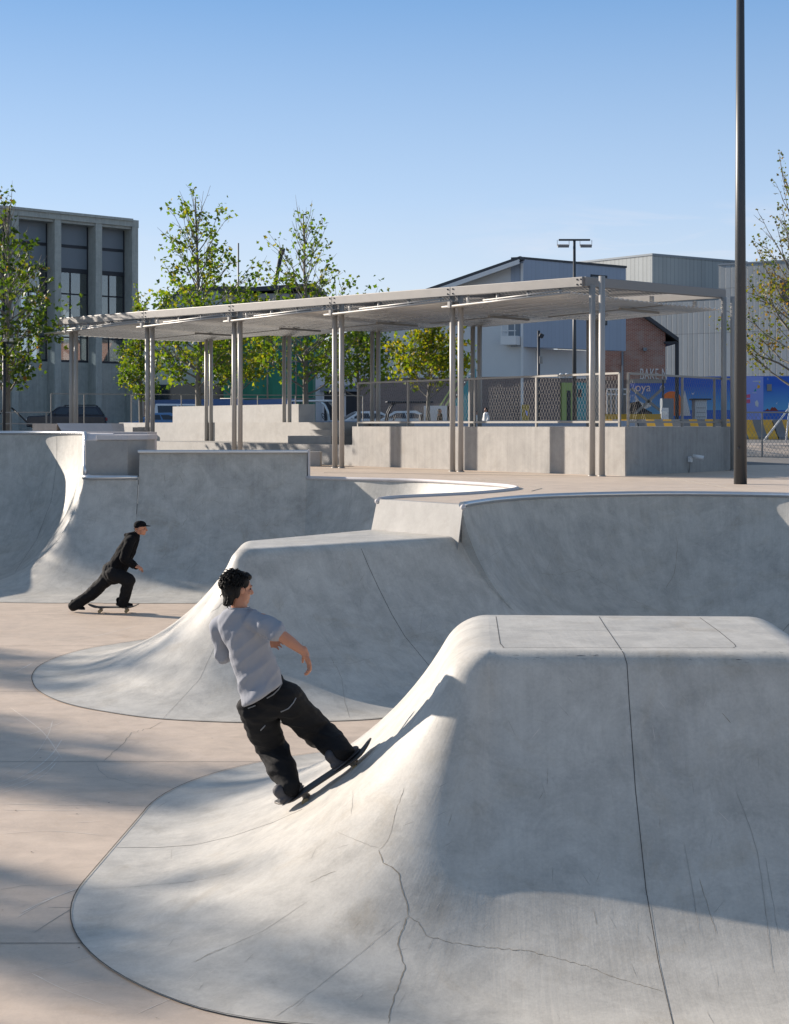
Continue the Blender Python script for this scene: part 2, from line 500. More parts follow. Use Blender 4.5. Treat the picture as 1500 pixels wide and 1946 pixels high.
def text_mesh(name, body, size, mat, parent, o, ax, up, extrude=0.01, sx=1.0, space=1.0):
    cu = bpy.data.curves.new(name, 'FONT')
    cu.body = body
    cu.size = size
    cu.extrude = extrude
    cu.space_character = space
    ob = bpy.data.objects.new(name, cu)
    COL.objects.link(ob)
    dg = bpy.context.evaluated_depsgraph_get()
    me = bpy.data.meshes.new_from_object(ob.evaluated_get(dg))
    bpy.data.objects.remove(ob)
    ax, up = V(ax).normalized(), V(up).normalized()
    nz = ax.cross(up)
    m = Matrix(((ax.x * sx, up.x, nz.x, o[0]), (ax.y * sx, up.y, nz.y, o[1]), (ax.z * sx, up.z, nz.z, o[2]), (0, 0, 0, 1)))
    me.transform(m)
    me.materials.clear()
    me.materials.append(mat)
    return add_obj(name, me, parent)


# ------------------------------------------------------------------ lofted skate surfaces
def crom(pts, n, closed=False):
    P = [V(p) for p in pts]
    if closed:
        P = P + [P[0]]
    out = []
    m = len(P) - 1
    for k in range(n):
        t = k / (n - 1) * m
        i = min(int(t), m - 1)
        f = t - i
        p1, p2 = P[i], P[i + 1]
        p0 = P[i - 1] if i > 0 else p1 * 2 - p2
        p3 = P[i + 2] if i + 2 <= m else p2 * 2 - p1
        out.append(0.5 * ((2 * p1) + (-p0 + p2) * f + (2 * p0 - 5 * p1 + 4 * p2 - p3) * f * f + (-p0 + 3 * p1 - 3 * p2 + p3) * f ** 3))
    return out


def lin(pts, n):
    P = [V(p) for p in pts]
    m = len(P) - 1
    out = []
    for k in range(n):
        t = k / (n - 1) * m
        i = min(int(t), m - 1)
        out.append(P[i].lerp(P[i + 1], t - i))
    return out


class Loft:
    """a ramp surface swept from a top outline down a curved transition to a base outline"""

    def __init__(s, top, base, h, Rv=None, r=None, n1=7, n2=20, apron=0.0, skirt=(False, False), fill=False):
        n = len(top)
        H = h if isinstance(h, (list, tuple)) else [h] * n
        rr = r if isinstance(r, (list, tuple)) else [r] * n
        rings = []
        for i in range(n):
            t, b = V((top[i][0], top[i][1])), V((base[i][0], base[i][1]))
            d = b - t
            run = d.length
            d.normalize()
            hh = H[i]
            prof = []
            if r is not None:
                ph = 2 * math.atan(hh / run)
                St = run / math.sin(ph)
                r1 = min(rr[i], St * 0.5)
                R1 = St - r1
                for k in range(n1):
                    a = ph * k / n1
                    prof.append((r1 * math.sin(a), hh - r1 * (1 - math.cos(a))))
                for k in range(n2 + 1):
                    a = ph * (1 - k / n2)
                    prof.append((run - R1 * math.sin(a), R1 * (1 - math.cos(a))))
            else:
                R1 = max(Rv[i] if isinstance(Rv, (list, tuple)) else Rv, hh * 1.0001)
                pl = math.acos(1 - hh / R1)
                for k in range(n2 + n1 + 1):
                    a = pl * (1 - k / (n2 + n1))
                    prof.append((run * (1 - math.sin(a) / math.sin(pl)), R1 * (1 - math.cos(a))))
            pts = []
            for k, (q, z) in enumerate(prof):
                p = t + d * q
                pts.append(V((p.x, p.y, max(z, 0.006))))
            if apron:
                p = b + d * apron
                pts.append(V((p.x, p.y, 0.005)))
            rings.append(pts)
        s.rings = rings
        m = len(rings[0])
        s.v, s.f, s.uv = [], [], []
        u = 0.0
        for i in range(n):
            if i:
                u += (rings[i][m // 2] - rings[i - 1][m // 2]).length
            w = 0.0
            for j in range(m):
                if j:
                    w += (rings[i][j] - rings[i][j - 1]).length
                s.v.append(rings[i][j])
                s.uv.append((u, w))
        for i in range(n - 1):
            for j in range(m - 1):
                s.f.append((i * m + j, i * m + j + 1, (i + 1) * m + j + 1, (i + 1) * m + j))
        s.sm = [True] * len(s.f)
        s.mi = [0] * len(s.f)
        # orientation: make the surface face up
        a, b2, c = s.v[0 * m + m // 2], s.v[0 * m + m // 2 + 1], s.v[1 * m + m // 2]
        k = n // 2
        a, b2, c = rings[k][m // 2], rings[k][m // 2 + 1], rings[min(k + 1, n - 1)][m // 2]
        if (b2 - a).cross(c - a).z < 0:
            s.f = [f[::-1] for f in s.f]
        s.n, s.m = n, m
        if fill:
            poly = [rings[i][0] for i in range(n)]
            keep = [poly[0]]
            for p in poly[1:]:
                if (p - keep[-1]).length > 1e-4:
                    keep.append(p)
            if (keep[0] - keep[-1]).length < 1e-4:
                keep.pop()
            b = len(s.v)
            s.v += keep
            s.uv += [(p.x, p.y) for p in keep]
            ar = sum(keep[i].x * keep[(i + 1) % len(keep)].y - keep[(i + 1) % len(keep)].x * keep[i].y for i in range(len(keep)))
            f = list(range(b, b + len(keep)))
            s.f.append(f if ar > 0 else f[::-1])
            s.sm.append(False)
            s.mi.append(0)
        for e, on in enumerate(skirt):
            if on:
                col = rings[0 if e == 0 else n - 1]
                b = len(s.v)
                for p in col:
                    s.v += [p.copy(), V((p.x, p.y, -0.05))]
                    s.uv += [(0, 0), (0, 0)]
                for j in range(m - 1):
                    s.f.append((b + 2 * j, b + 2 * j + 1, b + 2 * j + 3, b + 2 * j + 2))
                    s.sm.append(False)
                    s.mi.append(0)
        s.bvh = BVHTree.FromPolygons(s.v, s.f)

    def lips(s):
        return [r[0] for r in s.rings]

    def strip(s, pts, nrm, w, mi, off=0.0012, taper=False):
        """thin line painted on the surface as a ribbon"""
        n = len(pts)
        b = len(s.v)
        for i in range(n):
            d = (pts[min(n - 1, i + 1)] - pts[max(0, i - 1)]).normalized()
            sd = nrm[i].cross(d).normalized()
            ww = w * 0.5 * (random.uniform(0.5, 1.2) if taper else 1.0) / 2
            if taper and (i == 0 or i == n - 1):
                ww *= 0.3
            s.v += [pts[i] + nrm[i] * off - sd * ww, pts[i] + nrm[i] * off + sd * ww]
            s.uv += [(0, 0), (0, 0)]
        for i in range(n - 1):
            s.f.append((b + 2 * i, b + 2 * i + 1, b + 2 * i + 3, b + 2 * i + 2))
            s.sm.append(False)
            s.mi.append(mi)

    def ray_line(s, px_pts, w, mi, jit=0.0, step=10.0, off=0.0012, taper=False):
        """follow a line seen in the photograph over the real surface"""
        pts, nrm = [], []
        for i in range(len(px_pts) - 1):
            a, b = V(px_pts[i]), V(px_pts[i + 1])
            k = max(1, int((b - a).length / step))
            for j in range(k + (1 if i == len(px_pts) - 2 else 0)):
                q = a.lerp(b, j / k)
                if jit and 0 < j < k:
                    q = q + V((random.uniform(-jit, jit), random.uniform(-jit, jit)))
                d = V(((q.x - 750) / 3000, 1, -(q.y - 807) / 3000)).normalized()
                hit = s.bvh.ray_cast(CAM, d)
                if hit[0] is None:
                    continue
                nn = hit[1] if hit[1].dot(d) < 0 else -hit[1]
                if pts and (hit[0] - pts[-1]).length > 0.8:
                    if len(pts) > 1:
                        s.strip(pts, nrm, w, mi, off, taper)
                    pts, nrm = [], []
                pts.append(hit[0]); nrm.append(nn)
        if len(pts) > 1:
            s.strip(pts, nrm, w, mi, off, taper)

    def base_joint(s, mi, w=0.016, k=-1, off=0.004):
        pts = [r[k] for r in s.rings]
        q = [pts[0]]
        for p in pts[1:]:
            if (p - q[-1]).length > 0.02:
                q.append(p)
        s.strip([V((p.x, p.y, 0.008)) for p in q], [V((0, 0, 1))] * len(q), w, mi, off)

    def build(s, name, mats, parent=None):
        me = bpy.data.meshes.new(name)
        me.from_pydata([tuple(v) for v in s.v], [], s.f)
        for m in mats:
            me.materials.append(m)
        me.polygons.foreach_set('material_index', s.mi)
        me.polygons.foreach_set('use_smooth', s.sm)
        ul = me.uv_layers.new(name='UVMap')
        for l in me.loops:
            ul.data[l.index].uv = s.uv[l.vertex_index]
        me.update()
        return add_obj(name, me, parent)
# ================================================================== camera, light, sky
cam = bpy.data.cameras.new('camera')
cam.sensor_fit = 'HORIZONTAL'
cam.sensor_width = 36
cam.lens = 72
cam.shift_y = -166 / 1500
cam.clip_start = 0.1
cam.clip_end = 3000
co = bpy.data.objects.new('camera', cam)
COL.objects.link(co)
co.location = CAM
co.rotation_euler = (R(90), 0, 0)
S.camera = co

w = bpy.data.worlds.new('World')
S.world = w
w.use_nodes = True
wn = w.node_tree
bg = wn.nodes['Background']
sky = wn.nodes.new('ShaderNodeTexSky')
sky.sky_type = 'NISHITA'
sky.sun_disc = False
sky.sun_elevation = R(SUN_EL)
sky.sun_rotation = math.atan2(SUN_DIR.x, SUN_DIR.y)
sky.altitude = 0
sky.air_density = 1.0
sky.dust_density = 0.6
sky.ozone_density = 2.0
# clear-day gradient of the dome (by elevation), a little brighter towards the sun, blended with the physical sky
tc = wn.nodes.new('ShaderNodeTexCoord')
sp = N(wn, 'ShaderNodeSeparateXYZ', {0: tc.outputs['Generated']})
cr = N(wn, 'ShaderNodeValToRGB', {0: sp.outputs[2]})
e = cr.color_ramp.elements
SKYC = [(0.0, (0.74, 0.79, 0.85)), (0.06, (0.67, 0.755, 0.86)), (0.14, (0.445, 0.605, 0.84)), (0.26, (0.195, 0.38, 0.69)), (0.5, (0.19, 0.29, 0.44)), (1.0, (0.22, 0.29, 0.40))]
while len(e) < len(SKYC):
    e.new(0.5)
for i, (p_, c_) in enumerate(SKYC):
    e[i].position = p_
    e[i].color = rgb(c_)
dt = N(wn, 'ShaderNodeVectorMath', {0: tc.outputs['Generated'], 1: (SUN_DIR.x, SUN_DIR.y, 0.2)}, operation='DOT_PRODUCT').outputs['Value']
gain = N(wn, 'ShaderNodeMapRange', {0: dt, 1: -1.0, 2: 1.0, 3: 5.4, 4: 7.8}).outputs[0]
gs = N(wn, 'ShaderNodeVectorMath', {0: cr.outputs[0], 'Scale': gain}, operation='SCALE').outputs[0]
mg = wn.nodes.new('ShaderNodeMix')
mg.data_type = 'RGBA'
mg.inputs[0].default_value = 0.88
wn.links.new(sky.outputs[0], mg.inputs[6])
wn.links.new(gs, mg.inputs[7])
# thin cirrus low on the right, part of the sky itself
elev = mth(wn, 'DIVIDE', sp.outputs[2], mth(wn, 'MAXIMUM', mth(wn, 'ABSOLUTE', sp.outputs[1]), 0.05))
azim = mth(wn, 'DIVIDE', sp.outputs[0], mth(wn, 'MAXIMUM', mth(wn, 'ABSOLUTE', sp.outputs[1]), 0.05))
cv = N(wn, 'ShaderNodeCombineXYZ', {0: mth(wn, 'MULTIPLY', azim, 9.0), 1: mth(wn, 'MULTIPLY', elev, 52.0), 2: 0.0}).outputs[0]
cn = noise_tex(wn, cv, 1.0, 7, 0.6, 0.7)
cm = N(wn, 'ShaderNodeMapRange', {0: cn, 1: 0.44, 2: 0.8, 3: 0.0, 4: 0.75}).outputs[0]
band = mth(wn, 'MULTIPLY', N(wn, 'ShaderNodeMapRange', {0: elev, 1: 0.095, 2: 0.115, 3: 0.0, 4: 1.0}).outputs[0],
           N(wn, 'ShaderNodeMapRange', {0: elev, 1: 0.118, 2: 0.15, 3: 1.0, 4: 0.0}).outputs[0])
side = N(wn, 'ShaderNodeMapRange', {0: azim, 1: 0.03, 2: 0.15, 3: 0.1, 4: 1.0}).outputs[0]
fac = mth(wn, 'MULTIPLY', mth(wn, 'MULTIPLY', cm, band), side)
mxs = wn.nodes.new('ShaderNodeMix')
mxs.data_type = 'RGBA'
wn.links.new(fac, mxs.inputs[0])
wn.links.new(mg.outputs[2], mxs.inputs[6])
mxs.inputs[7].default_value = (5.6, 5.5, 5.9, 1)
wn.links.new(mxs.outputs[2], bg.inputs[0])
bg.inputs[1].default_value = 0.079

sun = bpy.data.lights.new('sun', 'SUN')
sun.energy = 4.3
sun.angle = R(0.53)
sun.color = (1.0, 0.89, 0.77)
so = bpy.data.objects.new('sun', sun)
COL.objects.link(so)
sd = V((SUN_DIR.x * math.cos(R(SUN_EL)), SUN_DIR.y * math.cos(R(SUN_EL)), math.sin(R(SUN_EL))))
so.rotation_euler = sd.to_track_quat('Z', 'Y').to_euler()
so.location = (-30, 20, 40)
S.view_settings.view_transform = 'Standard'
S.view_settings.look = 'None'
S.view_settings.exposure = 0.97
S.view_settings.gamma = 1

# ================================================================== the bowl
RAMP = [M['ramp'], M['joint'], M['crack'], M['faint'], M['scuff'], M['scratch']]
GREY = [M['ramp_grey'], M['joint'], M['crack'], M['faint'], M['scuff'], M['scratch']]

# ---- floor
fl = Loft.__new__(Loft)
fl.v = [V((-60, -30, 0)), V((60, -30, 0)), V((60, 60, 0)), V((-60, 60, 0))]
fl.f = [[0, 1, 2, 3]]
fl.uv = [(v.x, v.y) for v in fl.v]
fl.sm, fl.mi = [False], [0]
fl.bvh = BVHTree.FromPolygons(fl.v, fl.f)
for y in (14.05, 9.13, 17.75, 24.9, 6.0, 21.4):
    fl.strip([V((-12, y - 0.05, 0)), V((-6, y - 0.02, 0)), V((0, y, 0)), V((5, y, 0))], [V((0, 0, 1))] * 4, 0.013, 1, 0.004)
fl.ray_line([(310, 1372), (285, 1385), (250, 1392), (238, 1410), (222, 1425), (198, 1446)], 0.012, 2, 1.5, 5, 0.0015, True)
fl.ray_line([(182, 1452), (188, 1464), (205, 1478), (250, 1490), (330, 1496)], 0.009, 3, 1.2, 6, 0.0015, True)
fl.ray_line([(0, 1692), (40, 1684), (90, 1683), (160, 1682)], 0.008, 3, 1.0, 8, 0.0015, True)
# pale wheel arcs
for pts, ww in (([(0, 1492), (40, 1477), (75, 1455), (100, 1432), (118, 1405)], 0.016), ([(0, 1500), (50, 1482), (90, 1458), (112, 1436)], 0.014),
                ([(0, 1508), (45, 1494), (85, 1472), (108, 1448)], 0.012), ([(0, 1528), (120, 1530), (290, 1531)], 0.012),
                ([(0, 1540), (140, 1541), (270, 1540)], 0.010), ([(40, 1735), (80, 1715), (130, 1695), (160, 1684)], 0.012),
                ([(30, 1745), (90, 1712), (150, 1688)], 0.010), ([(0, 1282), (30, 1276), (62, 1260)], 0.02), ([(20, 1345), (80, 1390), (118, 1442)], 0.012),
                ([(0, 1475), (60, 1440), (90, 1400), (100, 1370)], 0.010), ([(20, 1220), (160, 1212), (260, 1190)], 0.02), ([(0, 1405), (60, 1395), (120, 1372)], 0.012),
                ([(60, 1850), (120, 1880), (200, 1910)], 0.009), ([(0, 1585), (100, 1580), (200, 1588)], 0.010)):
    q = crom([V(p) for p in pts], 14)
    fl.ray_line([(p.x, p.y) for p in q], ww * 1.7, 5, 0, 40, 0.0015, True)
random.seed(41)
for k in range(26):
    x, y = random.uniform(0, 420), random.uniform(1180, 1930)
    l = random.uniform(40, 170)
    a = random.gauss(-0.25, 0.30)
    c = random.uniform(-0.12, 0.12)
    fl.ray_line([(x + l * q, y + l * q * math.tan(a) * 0.5 + c * l * q * q) for q in (0, .2, .4, .6, .8, 1.0)], random.uniform(0.008, 0.02), random.choice((5, 5, 3)), 0.3, 30, 0.0015, True)
for k in range(46):
    x, y = random.uniform(0, 500), random.uniform(1170, 1940)
    fl.ray_line([(x - 1.2, y), (x + random.uniform(0.5, 2.5), y + random.uniform(-.6, .6))], random.uniform(0.008, 0.022), random.choice((1, 2, 3, 3)), 0, 10, 0.004)
for x, y in ((99, 1426), (77, 1441), (207, 1526), (30, 1541), (150, 1802), (100, 1300), (60, 1620)):
    fl.ray_line([(x - 1.5, y), (x + 1.5, y + 0.5)], 0.022, 1, 0, 10, 0.005)
floor = fl.build('bowl_floor', [M['floor'], M['joint'], M['crack'], M['faint'], M['scuff'], M['scratch']])
kind(floor)

# ---- foreground pyramid
rot = R(-3.0)
cs, sn = math.cos(rot), math.sin(rot)
PC = V((0.62, 10.2))


def prot(x, y):
    return (PC.x + x * cs - y * sn, PC.y + x * sn + y * cs)


W_, D_ = 1.95, 1.82
top, base, rad = [], [], []
edges = [((0, D_), (0, 0), 180), ((0, 0), (W_, 0), 270), ((W_, 0), (W_, D_), 360), ((W_, D_), (0, D_), 450)]


def run_at(a):
    a = a % 360
    front = max(0, 1 - abs(a - 275) / 42)
    front = front * front * (3 - 2 * front)
    return 2.66 + 0.14 * max(0, math.sin(R(a))) - 0.33 * front + 0.35 * max(0, math.cos(R(a)))


def rr_at(a):
    a = a % 360
    c = math.cos(R(a))
    return 0.16 + (0.21 * -c if c < 0 else 0.20 * c)


for (a, b, ang) in edges:
    for k in range(24):
        t = k / 24
        x, y = a[0] + (b[0] - a[0]) * t, a[1] + (b[1] - a[1]) * t
        ru = run_at(ang)
        top.append(prot(x, y)); base.append(prot(x + ru * math.cos(R(ang)), y + ru * math.sin(R(ang)))); rad.append(rr_at(ang))
    for k in range(26):
        an = ang + 90 * k / 26
        ru = run_at(an)
        # soft plan corner
        top.append(prot(b[0], b[1])); base.append(prot(b[0] + ru * math.cos(R(an)), b[1] + ru * math.sin(R(an))))
        rad.append(rr_at(an))
top.append(top[0]); base.append(base[0]); rad.append(rad[0])
pyr = Loft(top, base, 1.55, r=rad, n1=9, n2=26, fill=True)
pyr.base_joint(1, 0.015)
L = pyr.ray_line
L([(1133, 1163), (1150, 1190), (1172, 1222), (1186, 1243), (1192, 1262), (1196, 1330), (1208, 1500), (1228, 1690), (1252, 1830), (1280, 1950)], 0.009, 1, 0, 5, 0.002)
L([(955, 1231), (1397, 1231)], 0.011, 1, 0, 12)
L([(943, 1172), (951, 1223), (958, 1231)], 0.011, 1, 0, 6)
L([(1325, 1170), (1368, 1201), (1396, 1224), (1399, 1229), (1394, 1231)], 0.010, 1, 0, 6)
L([(948, 1198), (1160, 1198), (1360, 1198)], 0.006, 1, 0, 12)
L([(221, 1611), (300, 1611), (370, 1606), (440, 1590), (520, 1563), (575, 1538)], 0.011, 1, 0, 8)
L([(768, 1497), (752, 1545), (742, 1585), (735, 1600), (720, 1616)], 0.006, 2, 1.2, 7, 0.0012, True)
L([(720, 1616), (728, 1640), (745, 1648), (758, 1660), (764, 1690), (774, 1720), (776, 1742)], 0.013, 2, 1.6, 6, 0.0012, True)
L([(776, 1742), (763, 1770), (756, 1795), (764, 1820), (770, 1842), (757, 1875), (745, 1912), (738, 1946)], 0.014, 2, 2.0, 6, 0.0012, True)
L([(776, 1742), (795, 1752), (810, 1778), (860, 1793), (940, 1802), (1010, 1808), (1060, 1822), (1120, 1838), (1180, 1862), (1260, 1885)], 0.009, 2, 1.6, 7, 0.0012, True)
L([(720, 1612), (690, 1602), (660, 1590), (640, 1580)], 0.007, 3, 1.4, 7, 0.0012, True)
L([(672, 1500), (670, 1525), (668, 1548)], 0.006, 3, 1, 6, 0.0012, True)
L([(520, 1935), (600, 1880), (700, 1800), (760, 1750)], 0.006, 3, 0.8, 14, 0.0012, True)
L([(360, 1832), (420, 1805), (500, 1770), (590, 1710)], 0.006, 3, 0.5, 14, 0.0012, True)
L([(170, 1690), (250, 1686), (360, 1676), (440, 1660)], 0.006, 3, 0.5, 14, 0.0012, True)
L([(1330, 1670), (1345, 1720), (1362, 1775)], 0.007, 2, 1.0, 8, 0.0012, True)
L([(1455, 1630), (1465, 1690), (1480, 1780)], 0.006, 3, 1.0, 8, 0.0012, True)
L([(1400, 1505), (1425, 1570), (1440, 1620), (1452, 1700), (1470, 1850)], 0.007, 3, 0.6, 12, 0.0012, True)
L([(1300, 1600), (1318, 1700), (1330, 1775)], 0.006, 3, 0.6, 12, 0.0012, True)
L([(1372, 1355), (1390, 1375)], 0.009, 2, 0.6, 5, 0.0012, True)
L([(588, 1678), (610, 1667), (640, 1655)], 0.006, 2, 0.6, 5, 0.0012, True)
L([(370, 1830), (400, 1812), (430, 1800)], 0.007, 2, 1.0, 5, 0.0012, True)
random.seed(11)
for k in range(64):                         # grind scuffs along the front lip
    x = random.uniform(890, 1490)
    y = random.gauss(1250, 5)
    l = random.uniform(3, 13)
    a = random.uniform(-0.5, 0.9)
    L([(x, y), (x + l * math.cos(a), y + l * 0.35 * math.sin(a))], random.uniform(0.004, 0.011), random.choice((2, 3, 4, 4)), 0.8, 5, 0.001, True)
for k in range(130):                         # small wheel marks over the flanks
    x, y = random.uniform(300, 1490), random.uniform(1280, 1930)
    l = random.uniform(6, 34)
    a = random.gauss(1.25 if x > 950 else 2.45, 0.35)
    L([(x, y), (x + l * math.cos(a), y + l * math.sin(a))], random.uniform(0.003, 0.006), random.choice((3, 3, 3, 2, 5)), 0.5, 8, 0.001, True)
p = pyr.build('pyramid_ramp', RAMP)
tag(p, 'big pale concrete pyramid ramp in the foreground with a grooved flat top and cracked flank', 'skate ramp')

# ---- hip ramp behind it
P1, P2, P3, P4 = V((-1.70, 18.12)), V((0.90, 20.25)), V((-0.25, 21.4)), V((-1.74, 19.3))
prs = [(P2, (3.3, 19.7)), (P2, (3.0, 18.8)), (P2, (2.55, 18.35)), (P2.lerp(P1, .33), (1.70, 17.6)), (P2.lerp(P1, .66), (0.80, 16.82)),
       (P1, (-0.10, 16.12)), (P1, (-0.75, 15.93)), (P1, (-1.46, 15.87)), (P1, (-2.37, 16.07)), (P1, (-3.03, 16.48)), (P1, (-3.55, 16.98)),
       (P1, (-3.98, 17.7)), (P1.lerp(P4, .15), (-4.25, 18.5)), (P1.lerp(P4, .6), (-4.38, 19.2)), (P4, (-4.40, 19.8)), (P4, (-4.30, 20.5)),
       (P4, (-4.05, 21.2)), (P4, (-3.43, 22.06)), (P4, (-2.9, 22.6)), (P4.lerp(P3, .5), (-2.2, 23.2)), (P3, (-1.6, 23.8)), (P3, (-0.9, 24.0))]
n = 170
hipr = Loft(lin([a for a, b in prs], n), crom([b for a, b in prs], n), 1.58, r=0.20, n1=8, n2=22, fill=True)
hipr.base_joint(1, 0.018)
L = hipr.ray_line
L([(684, 1036), (700, 1075), (720, 1118), (745, 1168), (770, 1210), (818, 1268)], 0.013, 1, 0, 8)
L([(470, 1100), (430, 1165), (410, 1225), (380, 1290), (310, 1366)], 0.008, 3, 0.5, 10)
L([(628, 1250), (640, 1268), (650, 1290), (655, 1330), (665, 1365)], 0.009, 2, 1, 7, 0.0012, True)
L([(520, 1248), (560, 1252), (610, 1258), (660, 1262), (720, 1248)], 0.007, 3, 1, 7, 0.0012, True)
L([(765, 1216), (800, 1205), (850, 1195)], 0.007, 3, 1, 7, 0.0012, True)
L([(400, 1165), (425, 1145), (470, 1125)], 0.012, 3, 1, 6, 0.0012, True)
random.seed(5)
for k in range(90):
    x, y = random.uniform(440, 900), random.uniform(1060, 1330)
    l = random.uniform(5, 26)
    a = random.gauss(1.9, 0.5)
    L([(x, y), (x + l * math.cos(a), y + l * math.sin(a))], random.uniform(0.004, 0.008), random.choice((3, 3, 2)), 0.5, 8, 0.001, True)
p = hipr.build('hip_ramp', RAMP)
tag(p, 'middle concrete hip ramp with a sunlit flat ridge running back to the raised block', 'skate ramp')

# ---- curved bowl walls (lip, base)
Dp = [((0.85, 20.0), (3.05, 19.05)), ((1.43, 21.4), (3.35, 19.9)), ((2.25, 22.5), (3.75, 20.5)), ((3.48, 23.2), (4.15, 20.85)), ((4.64, 23.2), (4.5, 20.85)),
      ((5.67, 22.7), (4.85, 20.5)), ((6.6, 21.8), (5.05, 20.0)), ((7.2, 20.6), (5.2, 19.4)), ((7.5, 19.0), (5.25, 18.4)), ((7.6, 16), (5.2, 16)), ((7.6, 8), (5.2, 8)), ((7.6, -8), (5.2, -8))]
Ep = [((-1.68, 30.25), (-1.72, 27.72)), ((-0.6, 29.4), (-1.62, 27.2)), ((0.48, 28.6), (-0.95, 26.5)), ((1.35, 27.2), (-0.62, 25.9)), ((1.83, 26.2), (-0.5, 25.4)),
      ((1.95, 25.1), (-0.5, 24.9)), ((1.6, 24.0), (-0.65, 24.6)), ((1.0, 23.0), (-1.0, 24.3)), ((0.07, 22.0), (-1.6, 23.9)), ((-0.2, 21.45), (-2.3, 23.2))]
Ip = [((-12, -8), (-9.2, -8)), ((-12, 10), (-9.2, 10)), ((-12, 20), (-9.2, 20)), ((-12, 27), (-9.2, 27)), ((-11.7, 29.8), (-9.1, 28.7)), ((-10.7, 32), (-8.9, 29.6)), ((-9.2, 33.3), (-8.6, 30.3)),
      ((-7.9, 33.3), (-8.3, 30.5)), ((-6.8, 32.5), (-8.1, 30.4)), ((-6.2, 31.4), (-7.95, 30.1)), ((-5.96, 30.4), (-7.9, 29.5))]
n = 90
dl = Loft(crom([a for a, b in Dp], n), crom([b for a, b in Dp], n), DECK, 2.35, n2=22, skirt=(True, False))
el = Loft(crom([a for a, b in Ep], n), crom([b for a, b in Ep], n), DECK, 2.6, n2=22)
hI = [2.83 - 0.83 * max(0, min(1, (i / (n - 1) - 0.94) / 0.06)) ** 1.5 for i in range(n)]
topI = crom([a for a, b in Ip], n)
hI = [q - (max(0, min(1, (-8.9 - p_.x) / 1.6)) * 0.80) for q, p_ in zip(hI, topI)]
il = Loft(crom([a for a, b in Ip], n), crom([b for a, b in Ip], n), hI, [2.9 - 0.3 * (2.83 - q) / 0.83 for q in hI], n2=24)
fx0, fx1 = -4.9, -1.68
fl2 = Loft(lin([(fx0, 30.33), (fx1, 30.33)], 30), lin([(fx0, 27.72), (fx1, 27.72)], 30), 2.5, 2.6, n2=24, apron=1.25)
Gp = [((-4.9, 30.25), (-4.9, 27.72)), ((-5.4, 30.25), (-5.4, 27.72)), ((-5.85, 30.25), (-5.9, 27.72)), ((-5.95, 30.25), (-6.55, 27.85)), ((-5.95, 30.25), (-7.15, 28.2)), ((-5.95, 30.27), (-7.6, 28.75)), ((-5.96, 30.4), (-7.9, 29.5))]
gl = Loft(lin([a for a, b in Gp], 60), crom([b for a, b in Gp], 60), 2.0, 2.6, n2=24, apron=1.2)

L = dl.ray_line
L([(1052, 1010), (1060, 1030), (1040, 1085)], 0.008, 3, 1.2, 6, 0.0012, True)
L([(1285, 1010), (1288, 1045), (1282, 1090), (1265, 1120)], 0.010, 2, 1.3, 6, 0.0012, True)
L([(1030, 1090), (1060, 1092), (1105, 1082), (1150, 1110), (1200, 1140), (1240, 1155)], 0.009, 2, 1.6, 6, 0.0012, True)
L([(905, 1068), (930, 1060), (975, 1030)], 0.008, 3, 1.2, 6, 0.0012, True)
L([(1500, 1186), (1473, 1217)], 0.014, 1, 0, 6)
random.seed(3)
for k in range(110):
    x, y = random.uniform(900, 1495), random.uniform(955, 1170)
    l = random.uniform(5, 24)
    a = random.gauss(1.4, 0.5)
    L([(x, y), (x + l * math.cos(a), y + l * math.sin(a))], random.uniform(0.004, 0.009), random.choice((3, 3, 3, 2)), 0.5, 8, 0.001, True)
L = el.ray_line
L([(670, 920), (665, 960), (655, 1000)], 0.012, 3, 1, 6, 0.0012, True)
L([(583, 912), (580, 1010)], 0.014, 1, 0, 8)
L([(866, 920), (862, 937)], 0.012, 2, 0.5, 5, 0.0012, True)
L = fl2.ray_line
random.seed(9)
for k in range(170):
    x, y = random.uniform(270, 580), random.uniform(870, 1130)
    l = random.uniform(5, 26)
    a = random.gauss(1.2, 0.7)
    L([(x, y), (x + l * math.cos(a), y + l * math.sin(a))], random.uniform(0.005, 0.011), random.choice((3, 3, 3, 3, 2)), 0.6, 8, 0.001, True)
L([(312, 900), (314, 918)], 0.016, 2, 0.6, 4, 0.0012, True)
for x, y in ((345, 1000), (365, 975), (380, 1010), (350, 1090), (365, 1080), (305, 1065)):
    L([(x, y), (x + 12, y - 16)], 0.012, 2, 0.8, 5, 0.0012, True)
fl2.strip([V((fx0, 26.45, 0.006)), V((fx1, 26.45, 0.006))], [V((0, 0, 1))] * 2, 0.018, 1, 0.004)
gl.base_joint(1, 0.018)
L = gl.ray_line
L([(263, 912), (259, 985), (256, 1040)], 0.016, 1, 0, 8)
random.seed(13)
for k in range(50):
    x, y = random.uniform(80, 255), random.uniform(920, 1130)
    l = random.uniform(5, 24)
    a = random.gauss(2.0, 0.4)
    L([(x, y), (x + l * math.cos(a), y + l * math.sin(a))], random.uniform(0.005, 0.010), 3, 0.6, 8, 0.001, True)
L = il.ray_line
L([(108, 830), (108, 880), (98, 950), (70, 1025), (20, 1100)], 0.014, 1, 0, 8)
L([(30, 890), (55, 930), (60, 990)], 0.010, 3, 0.8, 8, 0.0012, True)
L([(90, 1000), (60, 1050), (10, 1115)], 0.010, 2, 0.8, 8, 0.0012, True)
random.seed(17)
for k in range(40):
    x, y = random.uniform(0, 110), random.uniform(850, 1100)
    l = random.uniform(6, 26)
    a = random.gauss(1.7, 0.4)
    L([(x, y), (x + l * math.cos(a), y + l * math.sin(a))], random.uniform(0.005, 0.010), 3, 0.6, 8, 0.001, True)


